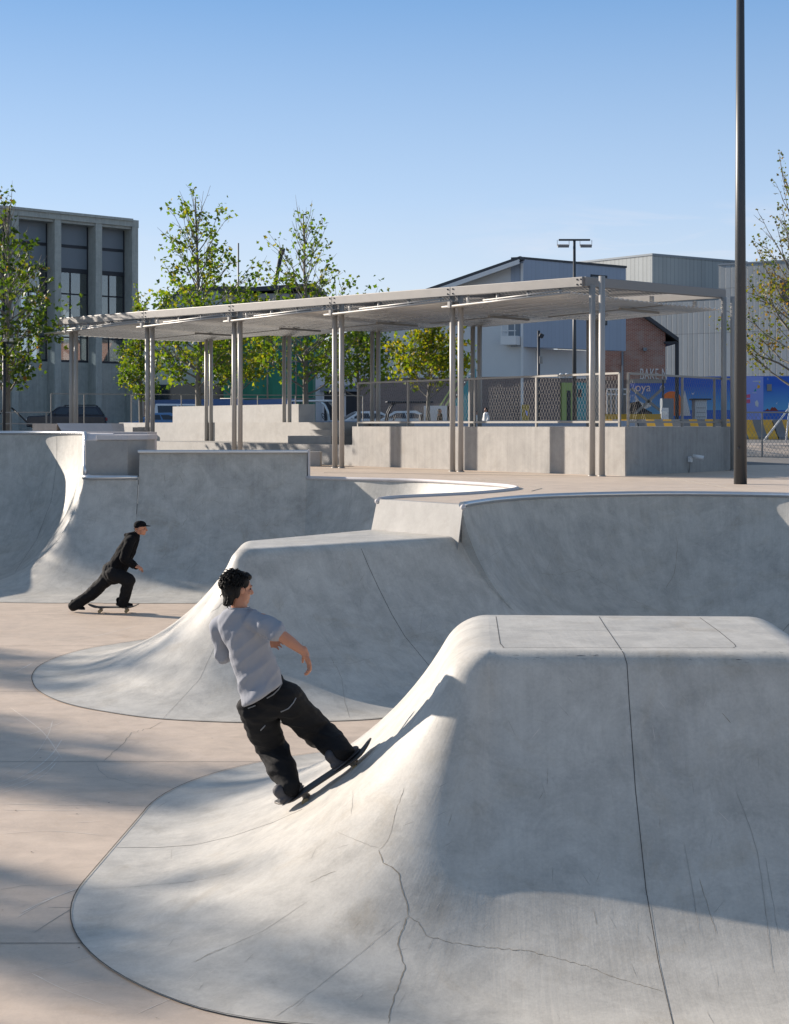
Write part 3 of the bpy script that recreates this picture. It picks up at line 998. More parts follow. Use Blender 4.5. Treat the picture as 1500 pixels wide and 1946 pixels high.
def coping(lip, r, parent, dz=0.0, name='coping', mat='steel'):
    mb = MB()
    mb.tube([p + V((0, 0, dz)) for p in lip], r, 10)
    return mb.build(name, M[mat], parent)


def dense(lip):
    q = [lip[0]]
    for p in lip[1:]:
        if (p - q[-1]).length > 0.05:
            q.append(p)
    return q


t = thing('bowl_wall', 'long curved grey bowl wall on the right below the lamp pole with a pale steel lip', 'bowl wall', (4, 22, 0))
dl.build('ramp_surface', GREY, t)
coping(dense(dl.lips()), 0.038, t, 0.005)
t = thing('bowl_wall', 'low curved bowl wall behind the ridge, half sunlit, ending in a pointed tip', 'bowl wall', (0.5, 27, 0))
el.build('ramp_surface', GREY, t)
coping(dense(el.lips()), 0.035, t, 0.005, mat='cap')
t = thing('bowl_wall', 'tall deep bowl pocket at the left edge, mostly in blue shade', 'bowl wall', (-9, 31, 0))
il.build('ramp_surface', GREY, t)
lp = dense(il.lips())
coping(lp, 0.04, t, 0.0)
mb = MB()
out = []
for i, q in enumerate(lp):                       # raised rim behind the lip
    d = (lp[min(i + 1, len(lp) - 1)] - lp[max(i - 1, 0)])
    nrm = V((-d.y, d.x, 0)).normalized()
    out.append(q + nrm * 0.55)
for i in range(len(lp) - 1):
    a, b, c, d = lp[i], lp[i + 1], out[i + 1], out[i]
    mb.quad(a, b, c, d)
    mb.quad(d, c, V((c.x, c.y, 1.9)), V((d.x, d.y, 1.9)))
mb.build('rim', M['cap'], t)
t = thing('quarter_pipe', 'tall straight quarter pipe wall behind the far skater with a steel edge along its top', 'quarter pipe', (-3.3, 30, 0))
fl2.build('ramp_surface', GREY, t)
mb = MB()
mb.prism([(fx0, 30.335), (fx1 + 0.02, 30.335), (fx1 + 0.02, 30.62), (fx0, 30.62)], 0, 2.505)
mb.build('back_wall', M['cast_smooth'], t, bevel=0.01)
mb = MB()
mb.box(((fx0 + fx1) / 2, 30.30, 2.485), (fx1 - fx0 + 0.06, 0.07, 0.06))
mb.build('coping', M['steel'], t, bevel=0.015)
mb = MB()
mb.box((fx1 + 0.035, 30.40, 2.15), (0.03, 0.30, 0.75))
mb.build('end_plate', M['cap'], t, bevel=0.008)
t = thing('quarter_pipe', 'low narrow quarter pipe with a sunlit curved hip, left of the tall wall', 'quarter pipe', (-5.4, 30, 0))
gl.build('ramp_surface', RAMP, t)
coping([V((-4.92, 30.24, 1.99)), V((-5.4, 30.24, 1.99)), V((-5.85, 30.24, 1.99)), V((-5.95, 30.27, 1.99)), V((-5.97, 30.4, 1.99))], 0.05, t)
mb = MB()
mb.prism([(-5.97, 30.26), (-4.905, 30.26), (-4.905, 30.62), (-5.97, 30.62)], 1.85, 1.995)
mb.build('ledge', M['cast_smooth'], t)

# block standing behind that low quarter pipe
t = thing('concrete_block', 'dark concrete block with a pale slab cap standing above the low quarter pipe', 'concrete block', (-5.4, 31, 2))
mb = MB()
mb.prism([(-5.96, 30.44), (-5.15, 30.44), (-4.86, 30.9), (-4.86, 32.0), (-6.1, 32.0)], 1.97, 2.70)
mb.build('body', M['cast_smooth'], t, bevel=0.012)
mb = MB()
mb.prism([(-5.75, 30.40), (-5.13, 30.40), (-4.82, 30.88), (-4.82, 32.1), (-5.75, 32.1)], 2.703, 2.80)
mb.build('cap', M['cap'], t, bevel=0.015)

# hip block face under the deck tongue
t = thing('concrete_block', 'low raised concrete block with a sloped front at the end of the deck tongue', 'concrete block', (0.3, 20.7, 1.6))
c0, c1 = V((-0.2, 21.45, 0)), V((0.85, 20.0, 0))
dn = V((-(c1 - c0).y, (c1 - c0).x, 0)).normalized()
if dn.y > 0:
    dn = -dn
mb = MB()
k0, k1 = c0 - (c1 - c0).normalized() * 0.06, c1 + (c1 - c0).normalized() * 0.03
f0, f1 = k0 + dn * 0.15 - (c1 - c0).normalized() * 0.05, k1 + dn * 0.15 + (c1 - c0).normalized() * 0.03
b0, b1 = c0 - dn * 0.15 + (c1 - c0).normalized() * 0.1, c1 - dn * 0.15 - (c1 - c0).normalized() * 0.1
zt = DECK + 0.006
q = lambda p, z: V((p.x, p.y, z))
mb.quad(q(f0, 1.2), q(f1, 1.2), q(k1, zt), q(k0, zt))
mb.quad(q(k0, zt), q(k1, zt), q(b1, zt), q(b0, zt))
mb.quad(q(f1, 1.2), q(b1, 1.2), q(b1, zt), q(k1, zt))
mb.quad(q(b0, 1.2), q(f0, 1.2), q(k0, zt), q(b0, zt))
mb.build('body', M['cast_smooth'], t)
for c in (k0, k1):
    mb = MB()
    mb.ball(q(c, zt - 0.03), 0.036)
    mb.build('pipe_end', M['cap'], t)

# ---- deck with the bowl cut out of it
hole = [V((p.x, p.y, 0)) for p in reversed(dense(dl.lips()))]
hole += [V((p.x, p.y, 0)) for p in reversed(dense(el.lips()))]
hole += [V((fx1, 30.5, 0)), V((fx0, 30.5, 0)), V((-5.9, 30.5, 0))]
hole += [V((p.x - 0.02, p.y + 0.02, 0)) for p in reversed(dense(il.lips())) if p.y > 30.6 or p.x < -7]
outer = [V((-40, -9.5, 0)), V((40, -9.5, 0)), V((40, 40, 0)), V((-40, 40, 0))]
tris = tessellate_polygon([outer, hole])
allv = outer + hole
mb = MB()
fs = []
for a, b, c in tris:
    if (allv[b] - allv[a]).cross(allv[c] - allv[a]).z < 0:
        a, c = c, a
    fs.append((a, b, c))
mb.add([V((p.x, p.y, DECK)) for p in allv], fs)
deck = kind(mb.build('deck', M['deck']))
# thin joint lines of the deck slabs
mb = MB()
for x0, y0, x1, y1 in ((-1.5, 33.5, 9, 29.0), (1.2, 31.8, 2.35, 25.2), (5.2, 30.3, 5.5, 23.2), (2.35, 25.2, 2.1, 24.2)):
    mb.bar((x0, y0, DECK + 0.004), (x1, y1, DECK + 0.004), 0.015, 0.004)
kind(mb.build('deck_joints', M['faint']), 'structure')

# ---- the ground beyond
mb = MB()
xs = [-700, -40, 40, 700]
ys = [-80, -9.5, 40, 70, 1500]
for i in range(3):
    for j in range(4):
        if i == 1 and j == 1:
            continue
        z = lambda y: gz(y)
        mb.quad(V((xs[i], ys[j], z(ys[j]))), V((xs[i + 1], ys[j], z(ys[j]))), V((xs[i + 1], ys[j + 1], z(ys[j + 1]))), V((xs[i], ys[j + 1], z(ys[j + 1]))))
kind(mb.build('ground', M['asphalt']))
# ================================================================== canopy
F0, B0, STEP = V((4.004, 31.2)), V((7.45, 35.2)), V((-2.662, 2.914))
ZB = lambda i: 5.93 + 0.036 * i            # top of the roof beam
can = thing('canopy', 'long flat steel canopy on paired slim columns with a corrugated sheet ceiling', 'canopy', (0, 40, DECK))
u = STEP.normalized()
perp = (B0 - F0).normalized()
for row, P0 in ((0, F0), (1, B0)):
    for i in range(6):
        p = P0 + STEP * i
        for s_ in (-1, 1):
            c = p + u * (s_ * 0.125)
            mb = MB()
            zt_ = ZB(i) - (0.17 if (row == 0 and s_ == 1) else (0.08 if row else 0.0))
            mb.tube([(c.x, c.y, DECK - 0.02), (c.x, c.y, zt_)], 0.062, 14)
            mb.tube([(c.x, c.y, DECK), (c.x, c.y, DECK + 0.02)], 0.085, 14)
            mb.build('column', M['galv'], can)


def corner(i, k):
    """plan point: i along the row, k from front (0) to back (1)"""
    return F0.lerp(B0, k) + STEP * i


e0, e1 = 0.055, 5.13
HB = 0.20


def beam(a, b, za, zb, w=0.11, h=HB, name='roof_beam', mat='beam', bev=0.012):
    mb = MB()
    mb.bar((a.x, a.y, za - h / 2), (b.x, b.y, zb - h / 2), w, h)
    return mb.build(name, M[mat], can, bevel=bev)


kF, kB = -0.03, 1.03
zz = lambda i: ZB(i)
for i in range(5):                            # front edge beams, spliced at each bay with bolts
    a, b = corner(e0 if i == 0 else i, kF), corner(i + 1 if i < 4 else e1, kF)
    beam(a, b, zz(i), zz(i + 1))
    for q_ in (0.035, 0.075) if i else (0.065, 0.09):
        for dz in (-0.05, -0.15):
            c = corner(i + q_ - (0.055 if i else 0.0), kF)
            nrm = V((-u.y, u.x)) if V((-u.y, u.x)).y < 0 else V((u.y, -u.x))
            c = c + nrm * 0.058
            mb = MB()
            mb.ball((c.x, c.y, zz(i) + dz), 0.018, n=8)
            mb.build('bolt', M['dark'], can)
BT = 0.11
beam(corner(e0, kB), corner(e1, kB), zz(0) + BT, zz(5) + BT)
beam(corner(e0, kF), corner(e0, kB), zz(0) + 0.002, zz(0) + BT + 0.002)
beam(corner(e1, kF), corner(e1, kB), zz(5) + 0.002, zz(5) + BT + 0.002)
for i in range(1, 5):
    beam(corner(i, 0), corner(i, 1), zz(i) - 0.02, zz(i) + BT - 0.02, 0.09, 0.16, 'cross_beam')
for j in range(1, 4):
    beam(corner(0.07, j / 4), corner(5.1, j / 4), zz(0) - 0.03 + BT * j / 4, zz(5) - 0.03 + BT * j / 4, 0.07, 0.10, 'purlin', bev=0)
# expanded metal mesh lying on top of the frame
mb = MB()
nL = 190
for k in range(-30, nL):
    for sg in (1, -1):
        t0 = e0 + 0.05 + (e1 - e0 - 0.1) * k / nL
        t1 = t0 + sg * 0.75
        a, b = (t0, 0.0), (t1, 1.0)
        lo, hi = 0.0, 1.0
        for lim in (e0 + 0.04, e1 - 0.04):
            if (a[0] - lim) * (b[0] - lim) < 0:
                f = (lim - a[0]) / (b[0] - a[0])
                if (a[0] < lim) == (lim < 1):
                    lo = max(lo, f)
                else:
                    hi = min(hi, f)
        if max(a[0], b[0]) < e0 + 0.04 or min(a[0], b[0]) > e1 - 0.04 or hi <= lo:
            continue
        if not (e0 <= t0 <= e1) and lo == 0.0 or (not (e0 <= t1 <= e1) and hi == 1.0):
            continue
        A, Bq = corner(t0 + (t1 - t0) * lo, 0.02 + lo * 0.96), corner(t0 + (t1 - t0) * hi, 0.02 + hi * 0.96)
        z = 0.004 if sg > 0 else 0.012
        mb.bar((A.x, A.y, zz(t0) + z + BT * lo), (Bq.x, Bq.y, zz(t1) + z + BT * hi), 0.026, 0.006)
mb.build('roof_mesh', M['galv'], can)
# suspended corrugated sheets, one per bay, each hung with a slight tilt
for i in range(5):
    na, nc = 3, 150
    t0, t1 = i + (0.11 if i == 0 else -0.03), i + (1.03 if i < 4 else 1.27)
    za, zb = zz(i) - 0.31, zz(i + 1) - 0.43
    vs, fs = [], []
    k0, k1 = -0.07, 1.07
    for a in range(na):
        ta = t0 + (t1 - t0) * a / (na - 1)
        for c in range(nc):
            kc = k0 + (k1 - k0) * c / (nc - 1)
            p = corner(ta, kc)
            z = za + (zb - za) * a / (na - 1) + 0.016 * math.sin(kc * 5.28 / 0.19 * 2 * math.pi) - 0.02 * math.sin(kc * math.pi)
            vs.append((p.x, p.y, z))
    for a in range(na - 1):
        for c in range(nc - 1):
            fs.append((a * nc + c, a * nc + c + 1, (a + 1) * nc + c + 1, (a + 1) * nc + c))
    mb = MB()
    mb.add(vs, fs, 0, True)
    o = mb.build('ceiling_sheet', M['sheet'], can)
    so_ = o.modifiers.new('thick', 'SOLIDIFY')
    so_.thickness = 0.006
    mb = MB()                                  # edge pipe under the front and its hangers
    a, b = corner(t0, k0), corner(t1, k0)
    mb.tube([(a.x, a.y, za - 0.01), (b.x, b.y, zb - 0.01)], 0.022, 8)
    mb.build('edge_pipe', M['galv'], can)
    a, b = corner(t0 + 0.06, k0 + 0.012), corner(t1 - 0.3, k0 + 0.012)
    mb = MB()
    mb.tube([(a.x, a.y, za + 0.055), (b.x, b.y, zb + 0.075)], 0.016, 8)
    mb.build('sprinkler_pipe', M['galv'], can)
    for q_ in (0.12, 0.36, 0.6, 0.84):
        c = corner(t0 + (t1 - t0) * q_, kF + 0.005)
        mb = MB()
        mb.tube([(c.x, c.y, za + (zb - za) * q_ - 0.0), (c.x, c.y, zz(i + q_) - HB)], 0.03, 8)
        mb.build('hanger', M['galv'], can)
    c = corner(i + 0.97, k0)
    mb = MB()
    mb.box((c.x, c.y, zb + 0.03), (0.07, 0.07, 0.13), math.atan2(u.y, u.x))
    mb.build('bracket', M['galv'], can)
    # strip lamp and its conduit under the sheet
    a, b = corner(i + 0.32, 0.50), corner(i + 0.32, 0.80)
    mb = MB()
    zl = (za + zb) / 2 - 0.07
    mb.bar((a.x, a.y, zl), (b.x, b.y, zl), 0.06, 0.05)
    mb.build('strip_lamp', M['rail'], can)
    a, b = corner(t0 + 0.02, 0.62), corner(t1 - 0.06, 0.62)
    mb = MB()
    mb.tube([(a.x, a.y, za - 0.045), (b.x, b.y, zb - 0.045)], 0.012, 6)
    mb.build('conduit', M['rail'], can)
for q_ in (0.16, 0.5, 0.84):
    c = corner(0.10, q_)
    mb = MB()
    mb.box((c.x, c.y, zz(0) - 0.26), (0.07, 0.07, 0.12), math.atan2(perp.y, perp.x))
    mb.build('bracket', M['galv'], can)

# ================================================================== retaining wall and its railing
JL, JR, JB = V((-1.05, 39.2)), V((4.58, 31.3)), V((7.75, 35.7))
JT = 2.955
t = thing('retaining_wall', 'chest-high cast concrete retaining wall with vertical board marks under the canopy', 'wall', (2, 35, DECK))
mb = MB()
far1, far2 = V((8.5, 41.0)), V((4.0, 50))
mb.prism([tuple(JL), tuple(JR), tuple(JB), tuple(far1), tuple(far2), (-1.0, 46)], DECK - 0.05, JT)
mb.build('wall', M['cast'], t, bevel=0.012)


def wire_panel(mb, a, b, z0, z1, pw=0.075, ph=0.13, r=0.0026):
    """diamond mesh wires between two posts"""
    a, b = V((a[0], a[1], 0)), V((b[0], b[1], 0))
    Ld = (b - a).length
    d = (b - a) / Ld
    H = z1 - z0
    run = H * pw / ph
    k = -run
    while k < Ld:
        for sg in (1, -1):
            x0, x1 = (k, k + run) if sg > 0 else (k + run, k)
            y0_, y1_ = 0.0, 1.0
            f = lambda lim: (lim - x0) / (x1 - x0)
            for lim in (0, Ld):
                if (x0 - lim) * (x1 - lim) < 0:
                    q = f(lim)
                    inside0 = (x0 > 0 and x0 < Ld)
                    if inside0:
                        y1_ = min(y1_, q)
                    else:
                        y0_ = max(y0_, q)
            if max(x0, x1) <= 0 or min(x0, x1) >= Ld or y1_ <= y0_:
                continue
            P = a + d * (x0 + (x1 - x0) * y0_) + V((0, 0, z0 + H * y0_))
            Q = a + d * (x0 + (x1 - x0) * y1_) + V((0, 0, z0 + H * y1_))
            if sg < 0:
                off = V((-d.y, d.x, 0)) * r * 1.5
                P, Q = P + off, Q + off
            dv = (Q - P).normalized()
            n1 = V((-d.y, d.x, 0)) * r
            n2 = dv.cross(n1.normalized()) * r
            mb.add([P + n1, P - n1 * 0.5 + n2, P - n1 * 0.5 - n2, Q + n1, Q - n1 * 0.5 + n2, Q - n1 * 0.5 - n2],
                   [(0, 1, 4, 3), (1, 2, 5, 4), (2, 0, 3, 5)])
        k += pw


def on_line(x, A, Bv, off=0.0):
    """where the plan line A-B passes under photo column x"""
    k = (x - 750) / 3000
    d = Bv - A
    s_ = (k * A.y - A.x) / (d.x - k * d.y)
    return A + d * s_


def railing(name, label, A, Bv, xs_, zb, zt, group=None, mesh=True, pr=0.026, rr=0.026, cat='railing', low=0.12, wires=(0.09, 0.16, 0.0015), midrail=False):
    t = thing(name, label, cat, (A.x, A.y, zb), group)
    for x in xs_:
        p = on_line(x, A, Bv)
        mb = MB()
        mb.box((p.x, p.y, (zb + zt) / 2), (pr * 1.7, pr * 1.7, zt - zb), math.atan2((Bv - A).y, (Bv - A).x))
        mb.build('post', M['rail'], t)
    a, b = on_line(xs_[0], A, Bv), on_line(xs_[-1], A, Bv)
    for z, nm in ((zt, 'top_rail'), (zb + low, 'bottom_rail')) + (((zb + zt) / 2, 'middle_rail'),) * (1 if midrail else 0):
        mb = MB()
        mb.bar((a.x, a.y, z), (b.x, b.y, z), rr * 2, rr * 1.6)
        mb.build(nm, M['rail'], t)
    if mesh:
        for i in range(len(xs_) - 1):
            p, q = on_line(xs_[i], A, Bv), on_line(xs_[i + 1], A, Bv)
            if (q - p).length < 0.25:
                continue
            mb = MB()
            wire_panel(mb, p, q, zb + low, zt - 0.02, *wires)
            mb.build('mesh_panel', M['rail'], t)
    return t


inw = V((0.10, 0.12))
railing('railing', 'metal mesh railing on top of the board-marked wall, facing the bowl', JL + inw, JR + inw * 0.6, [681, 776, 893, 903, 1020, 1126, 1178], JT - 0.02, 4.03)
sdr = (JB - JR).normalized()
railing('railing', 'short mesh railing round the right corner of the wall, next to the tall lamp pole', JR + V((-0.08, 0.12)), JB + V((-0.1, 0.08)), [1194, 1297, 1358, 1391], JT - 0.02, 4.03)
# ground-level mesh fence to the right of the pole
railing('fence', 'low dark mesh fence along the plaza edge, right of the tall lamp pole', V((8.0, 46)), V((18, 46)), [1400, 1449, 1545, 1640], DECK + 0.02, 3.36, cat='fence', low=0.05, wires=(0.11, 0.17, 0.0035))
# handrails behind the terraces
railing('railing', 'thin grey handrail behind the stepped seats, running to the canopy', pix(66, 748, 58).xy, pix(690, 752, 62).xy, [97, 160, 250, 345, 440, 490, 562, 640, 690], 2.9, 4.14, mesh=False, pr=0.022, rr=0.022)
railing('railing', 'low grey handrail at the left edge beside the dark parked car', pix(-60, 783, 46).xy, pix(97, 783, 46).xy, [-60, 20, 88, 97], DECK + 0.1, 3.36, mesh=False, pr=0.022, rr=0.02, low=0.95)

# ================================================================== stepped seats


def block_px(name, label, x0, x1, ytop, d, depth, z0, slant=0.0, mat='cast_smooth', cat='seat step', group='stepped concrete seats', skew=0.0):
    a, b = pix(x0, ytop, d), pix(x1, ytop, d + slant)
    mb = MB()
    pr = [(a.x, a.y), (b.x, b.y), (b.x + skew, b.y + depth), (a.x + skew, a.y + depth)]
    mb.prism(pr, z0, a.z)
    o = mb.build(name, M[mat], bevel=0.015)
    tag(o, label, cat, group)
    return o


JV = (JR - JL).normalized()
JN = V((JV.y, -JV.x)) if V((JV.y, -JV.x)).y < 0 else V((-JV.y, JV.x))


def seat(label, x0, x1, ztop, off, depth, z0):
    """a step whose front runs parallel to the retaining wall, off metres behind its line, between photo columns"""
    A = JL + V((0, 0.1)) - JN * off
    a, b = on_line(x0, A, A - JV), on_line(x1, A, A - JV)
    c, d = b - JN * depth, a - JN * depth
    mb = MB()
    mb.prism([tuple(a), tuple(b), tuple(c), tuple(d)], z0, ztop)
    return tag(mb.build('seat_step', M['cast_smooth'], bevel=0.015), label, 'seat step', 'stepped concrete seats')


seat('lowest long concrete seat step just above the quarter pipe', 255, 672, 2.49, 0.0, 2.3, DECK - 0.02)
seat('wide middle concrete seat step with a sloped shadow across it', 226, 655, 3.07, 2.2, 2.4, DECK - 0.02)
seat('topmost concrete seat block, half sunlit, under the far end of the canopy', 328, 568, 3.65, 4.4, 0.62, 2.5)
seat('low lit concrete block on the lowest step beside a column pair', 547, 629, 2.70, 0.5, 0.7, 2.4)
seat('shallow shaded step set against the middle seat step', 567, 655, 2.86, 1.85, 0.33, 2.4)
seat('stub stepping down at the left end of the middle seat step', 212, 262, 2.92, 1.8, 0.38, DECK - 0.02)
block_px('seat_step', 'small dark cube at the left end of the stepped seats', 252, 279, 812, 42.8, 1.0, 2.2, slant=0.5)
block_px('seat_step', 'small concrete step at the foot of the seats beside the quarter pipe end', 560, 609, 859, 38.6, 0.8, DECK - 0.02)
t = thing('skate_bank', 'pale sloped concrete bank in front of the dark parked car', 'skate bank', pix(130, 815, 40) - V((0, 0, 1)))
mb = MB()
a, b = pix(62, 805, 39), pix(210, 805, 41)
mb.prism([(a.x, a.y), (a.x + 0.6, a.y), (a.x + 0.9, a.y + 2), (a.x, a.y + 2)], DECK - 0.02, a.z)
mb.build('end_wall', M['cast'], t, bevel=0.01)
mb = MB()
mb.add([(a.x + 0.62, a.y - 0.1, a.z + 0.01), (b.x, b.y, a.z + 0.01), (b.x, b.y + 2, a.z + 0.01), (a.x + 0.62, a.y + 2, a.z + 0.01),
        (a.x + 1.5, a.y - 1.4, 1.99), (b.x + 0.7, b.y - 1.4, 1.99)], [(4, 5, 1, 0), (0, 1, 2, 3), (5, 2, 1), (4, 0, 3)])
mb.build('slope', M['cap'], t)
mb = MB()
mb.prism([(-6.9, 33.9), (-5.3, 33.9), (-5.3, 35.2), (-6.9, 35.2)], DECK - 0.02, 2.84)
tag(mb.build('concrete_block', M['cap'], bevel=0.015), 'thin pale slab just behind the capped block at the bowl pocket', 'concrete block')

# pale platform edge beyond the railing
mb = MB()
a, b = pix(600, 799.5, 54), pix(1160, 801, 52)
mb.prism([(a.x, a.y), (b.x, b.y), (b.x + 1, b.y + 1.2), (a.x, a.y + 1.2)], gz(54) - 0.05, a.z)
tag(mb.build('kerb_wall', M['blue_clad'], bevel=0.01, wall_uv=True), 'low pale wall behind the platform railing', 'low wall')

# bank behind the right fence
t_ = MB()
a = pix(1395, 852, 48.5)
t_.add([(a.x, 47.0, 2.0), (a.x + 9, 47.0, 2.0), (a.x + 9, 48.6, 2.38), (a.x, 48.6, 2.38), (a.x, 52, 2.38), (a.x + 9, 52, 2.38)], [(0, 1, 2, 3), (3, 2, 5, 4), (4, 0, 3)])
tag(t_.build('skate_bank', M['deck']), 'low pinkish concrete bank behind the mesh fence on the right', 'skate bank')

# ================================================================== lamp poles


def pole(name, label, base, H, r0, r1, head=True, group=None, hw=0.72, sq=None):
    t = thing(name, label, 'lamp post', base, group)
    mb = MB()
    mb.tube([base + V((0, 0, -0.02)), base + V((0, 0, H))], [r0, r1], 20)
    mb.build('pole', M['pole'], t)
    if head:
        mb = MB()
        mb.box(base + V((0, 0, H + 0.03)), (hw * 2, 0.12, 0.08))
        mb.build('cross_arm', M['pole'], t, bevel=0.01)
        for s_ in (-1, 1):
            mb = MB()
            c = base + V((s_ * hw * 0.72, -0.05, H - 0.25))
            mb.box(c, (0.5, 0.34, 0.12), mat=Matrix.Rotation(R(12), 4, 'X'))
            mb.bar(c + V((-0.27, 0, 0)), c + V((-0.27, 0, 0.27)), 0.03, 0.02)
            mb.bar(c + V((0.27, 0, 0)), c + V((0.27, 0, 0.27)), 0.03, 0.02)
            mb.build('floodlight', M['barrier_grey'], t)
    return t


b1 = pxz(1407.5, 920, DECK)
t = pole('lamp_post', 'tall dark tapering lamp pole standing on the deck above the right bowl wall', V((b1.x, b1.y, DECK)), 9.6, 0.112, 0.062)
mb = MB()
mb.box(V((b1.x - 0.05, b1.y - 0.105, DECK + 0.62)), (0.03, 0.012, 0.03))
mb.build('bolt', M['dark'], t)
pb = pix(1092, 800, 72)
t = pole('lamp_post', 'slim distant lamp post with two floodlights on a cross arm, behind the canopy', V((pb.x, pb.y, gz(72))), 9.0, 0.11, 0.06)
for dx, z in ((-0.45, 5.1),):
    mb = MB()
    mb.bar((pb.x, pb.y - 0.1, z), (pb.x - 0.75, pb.y - 0.1, z), 0.05, 0.04)
    mb.build('camera_arm', M['dark'], t)
    for q_ in (-0.35, -0.62):
        mb = MB()
        mb.ball((pb.x + q_, pb.y - 0.1, z + 0.14), 0.11)
        mb.build('camera', M['white'], t)
cp = pix(1024, 800, 56)
t = thing('camera_pole', 'short dark pole with a surveillance camera and a small box, before the pale blue building', 'camera pole', (cp.x, cp.y, gz(56)))
mb = MB()
mb.tube([(cp.x, cp.y, gz(56)), (cp.x, cp.y, pix(1024, 628, 56).z)], 0.05, 10)
mb.build('pole', M['dark'], t)
mb = MB()
c = pix(1029, 638, 56)
mb.box(c, (0.16, 0.3, 0.14), R(20), mat=Matrix.Rotation(R(25), 4, 'Y'))
mb.build('camera', M['dark'], t, bevel=0.02)
mb = MB()
c = pix(1028, 684, 56)
mb.box(c, (0.12, 0.16, 0.26))
mb.build('box', M['rail'], t, bevel=0.01)
# left lamp with white cameras half hidden in the tree
lp_ = pix(8, 800, 46)
t = thing('camera_pole', 'dark post at the left edge with white cameras, in front of the tree', 'camera pole', (lp_.x, lp_.y, gz(46)))
mb = MB()
mb.tube([(lp_.x, lp_.y, gz(46)), (lp_.x, lp_.y, pix(0, 650, 46).z)], 0.05, 10)
mb.build('pole', M['dark'], t)
mb = MB()
c = pix(8, 652, 46)
mb.box(c, (0.6, 0.06, 0.05))
mb.build('cross_bar', M['dark'], t)
for x in (2, 10, 21):
    c = pix(x, 646, 46)
    mb = MB()
    mb.box(c, (0.13, 0.22, 0.10), R(20))
    mb.build('camera', M['white'], t, bevel=0.02)
# bullet camera on the wall
wc = on_line(1308, JR, JB)
t = thing('wall_camera', 'small white bullet camera mounted low on the shaded side of the concrete wall', 'camera', (wc.x, wc.y, 2.3))
n_ = V((sdr.y, -sdr.x, 0))
c = V((wc.x, wc.y, 2.26)) + n_ * 0.05
mb = MB()
mb.box(c, (0.10, 0.08, 0.12), math.atan2(sdr.y, sdr.x))
mb.build('bracket', M['white'], t, bevel=0.01)
mb = MB()
mb.tube([c + V((0.0, 0, 0.07)) + n_ * 0.06, c + V((0.16, 0, 0.03)) + n_ * 0.14], [0.045, 0.05], 12)
mb.build('camera', M['white'], t)
mb = MB()
mb.tube([c + V((0, 0, -0.05)), V((wc.x, wc.y, DECK)) + n_ * 0.02], 0.012, 6)
mb.build('conduit', M['rail'], t)
# ================================================================== buildings
GF = gz(100)


class Frame:
    """a facade: origin o (plan), u along it, n outwards; (t, out, z) -> world"""

    def __init__(s, o, u, out=None):
        s.o, s.u = V(o), V(u).normalized()
        s.n = V((s.u.y, -s.u.x))
        if s.n.y > 0 and out is None:
            s.n = -s.n
        if out is not None and s.n.dot(V(out)) < 0:
            s.n = -s.n

    def p(s, t, q, z):
        c = s.o + s.u * t + s.n * q
        return V((c.x, c.y, z))

    def box(s, mb, t0, t1, q0, q1, z0, z1, mi=0):
        c = [s.p(t0, q0, 0), s.p(t1, q0, 0), s.p(t1, q1, 0), s.p(t0, q1, 0)]
        mb.prism([(v.x, v.y) for v in c], z0, z1, mi)

    def poly(s, mb, pts, q0, q1, mi=0):
        """(t, z) polygon extruded from q0 to q1"""
        n = len(pts)
        vs = [s.p(t, q0, z) for t, z in pts] + [s.p(t, q1, z) for t, z in pts]
        fs = [tuple(range(n)), tuple(range(n, 2 * n))[::-1]] + [(i, n + i, n + (i + 1) % n, (i + 1) % n) for i in range(n)]
        mb.add(vs, fs, mi)


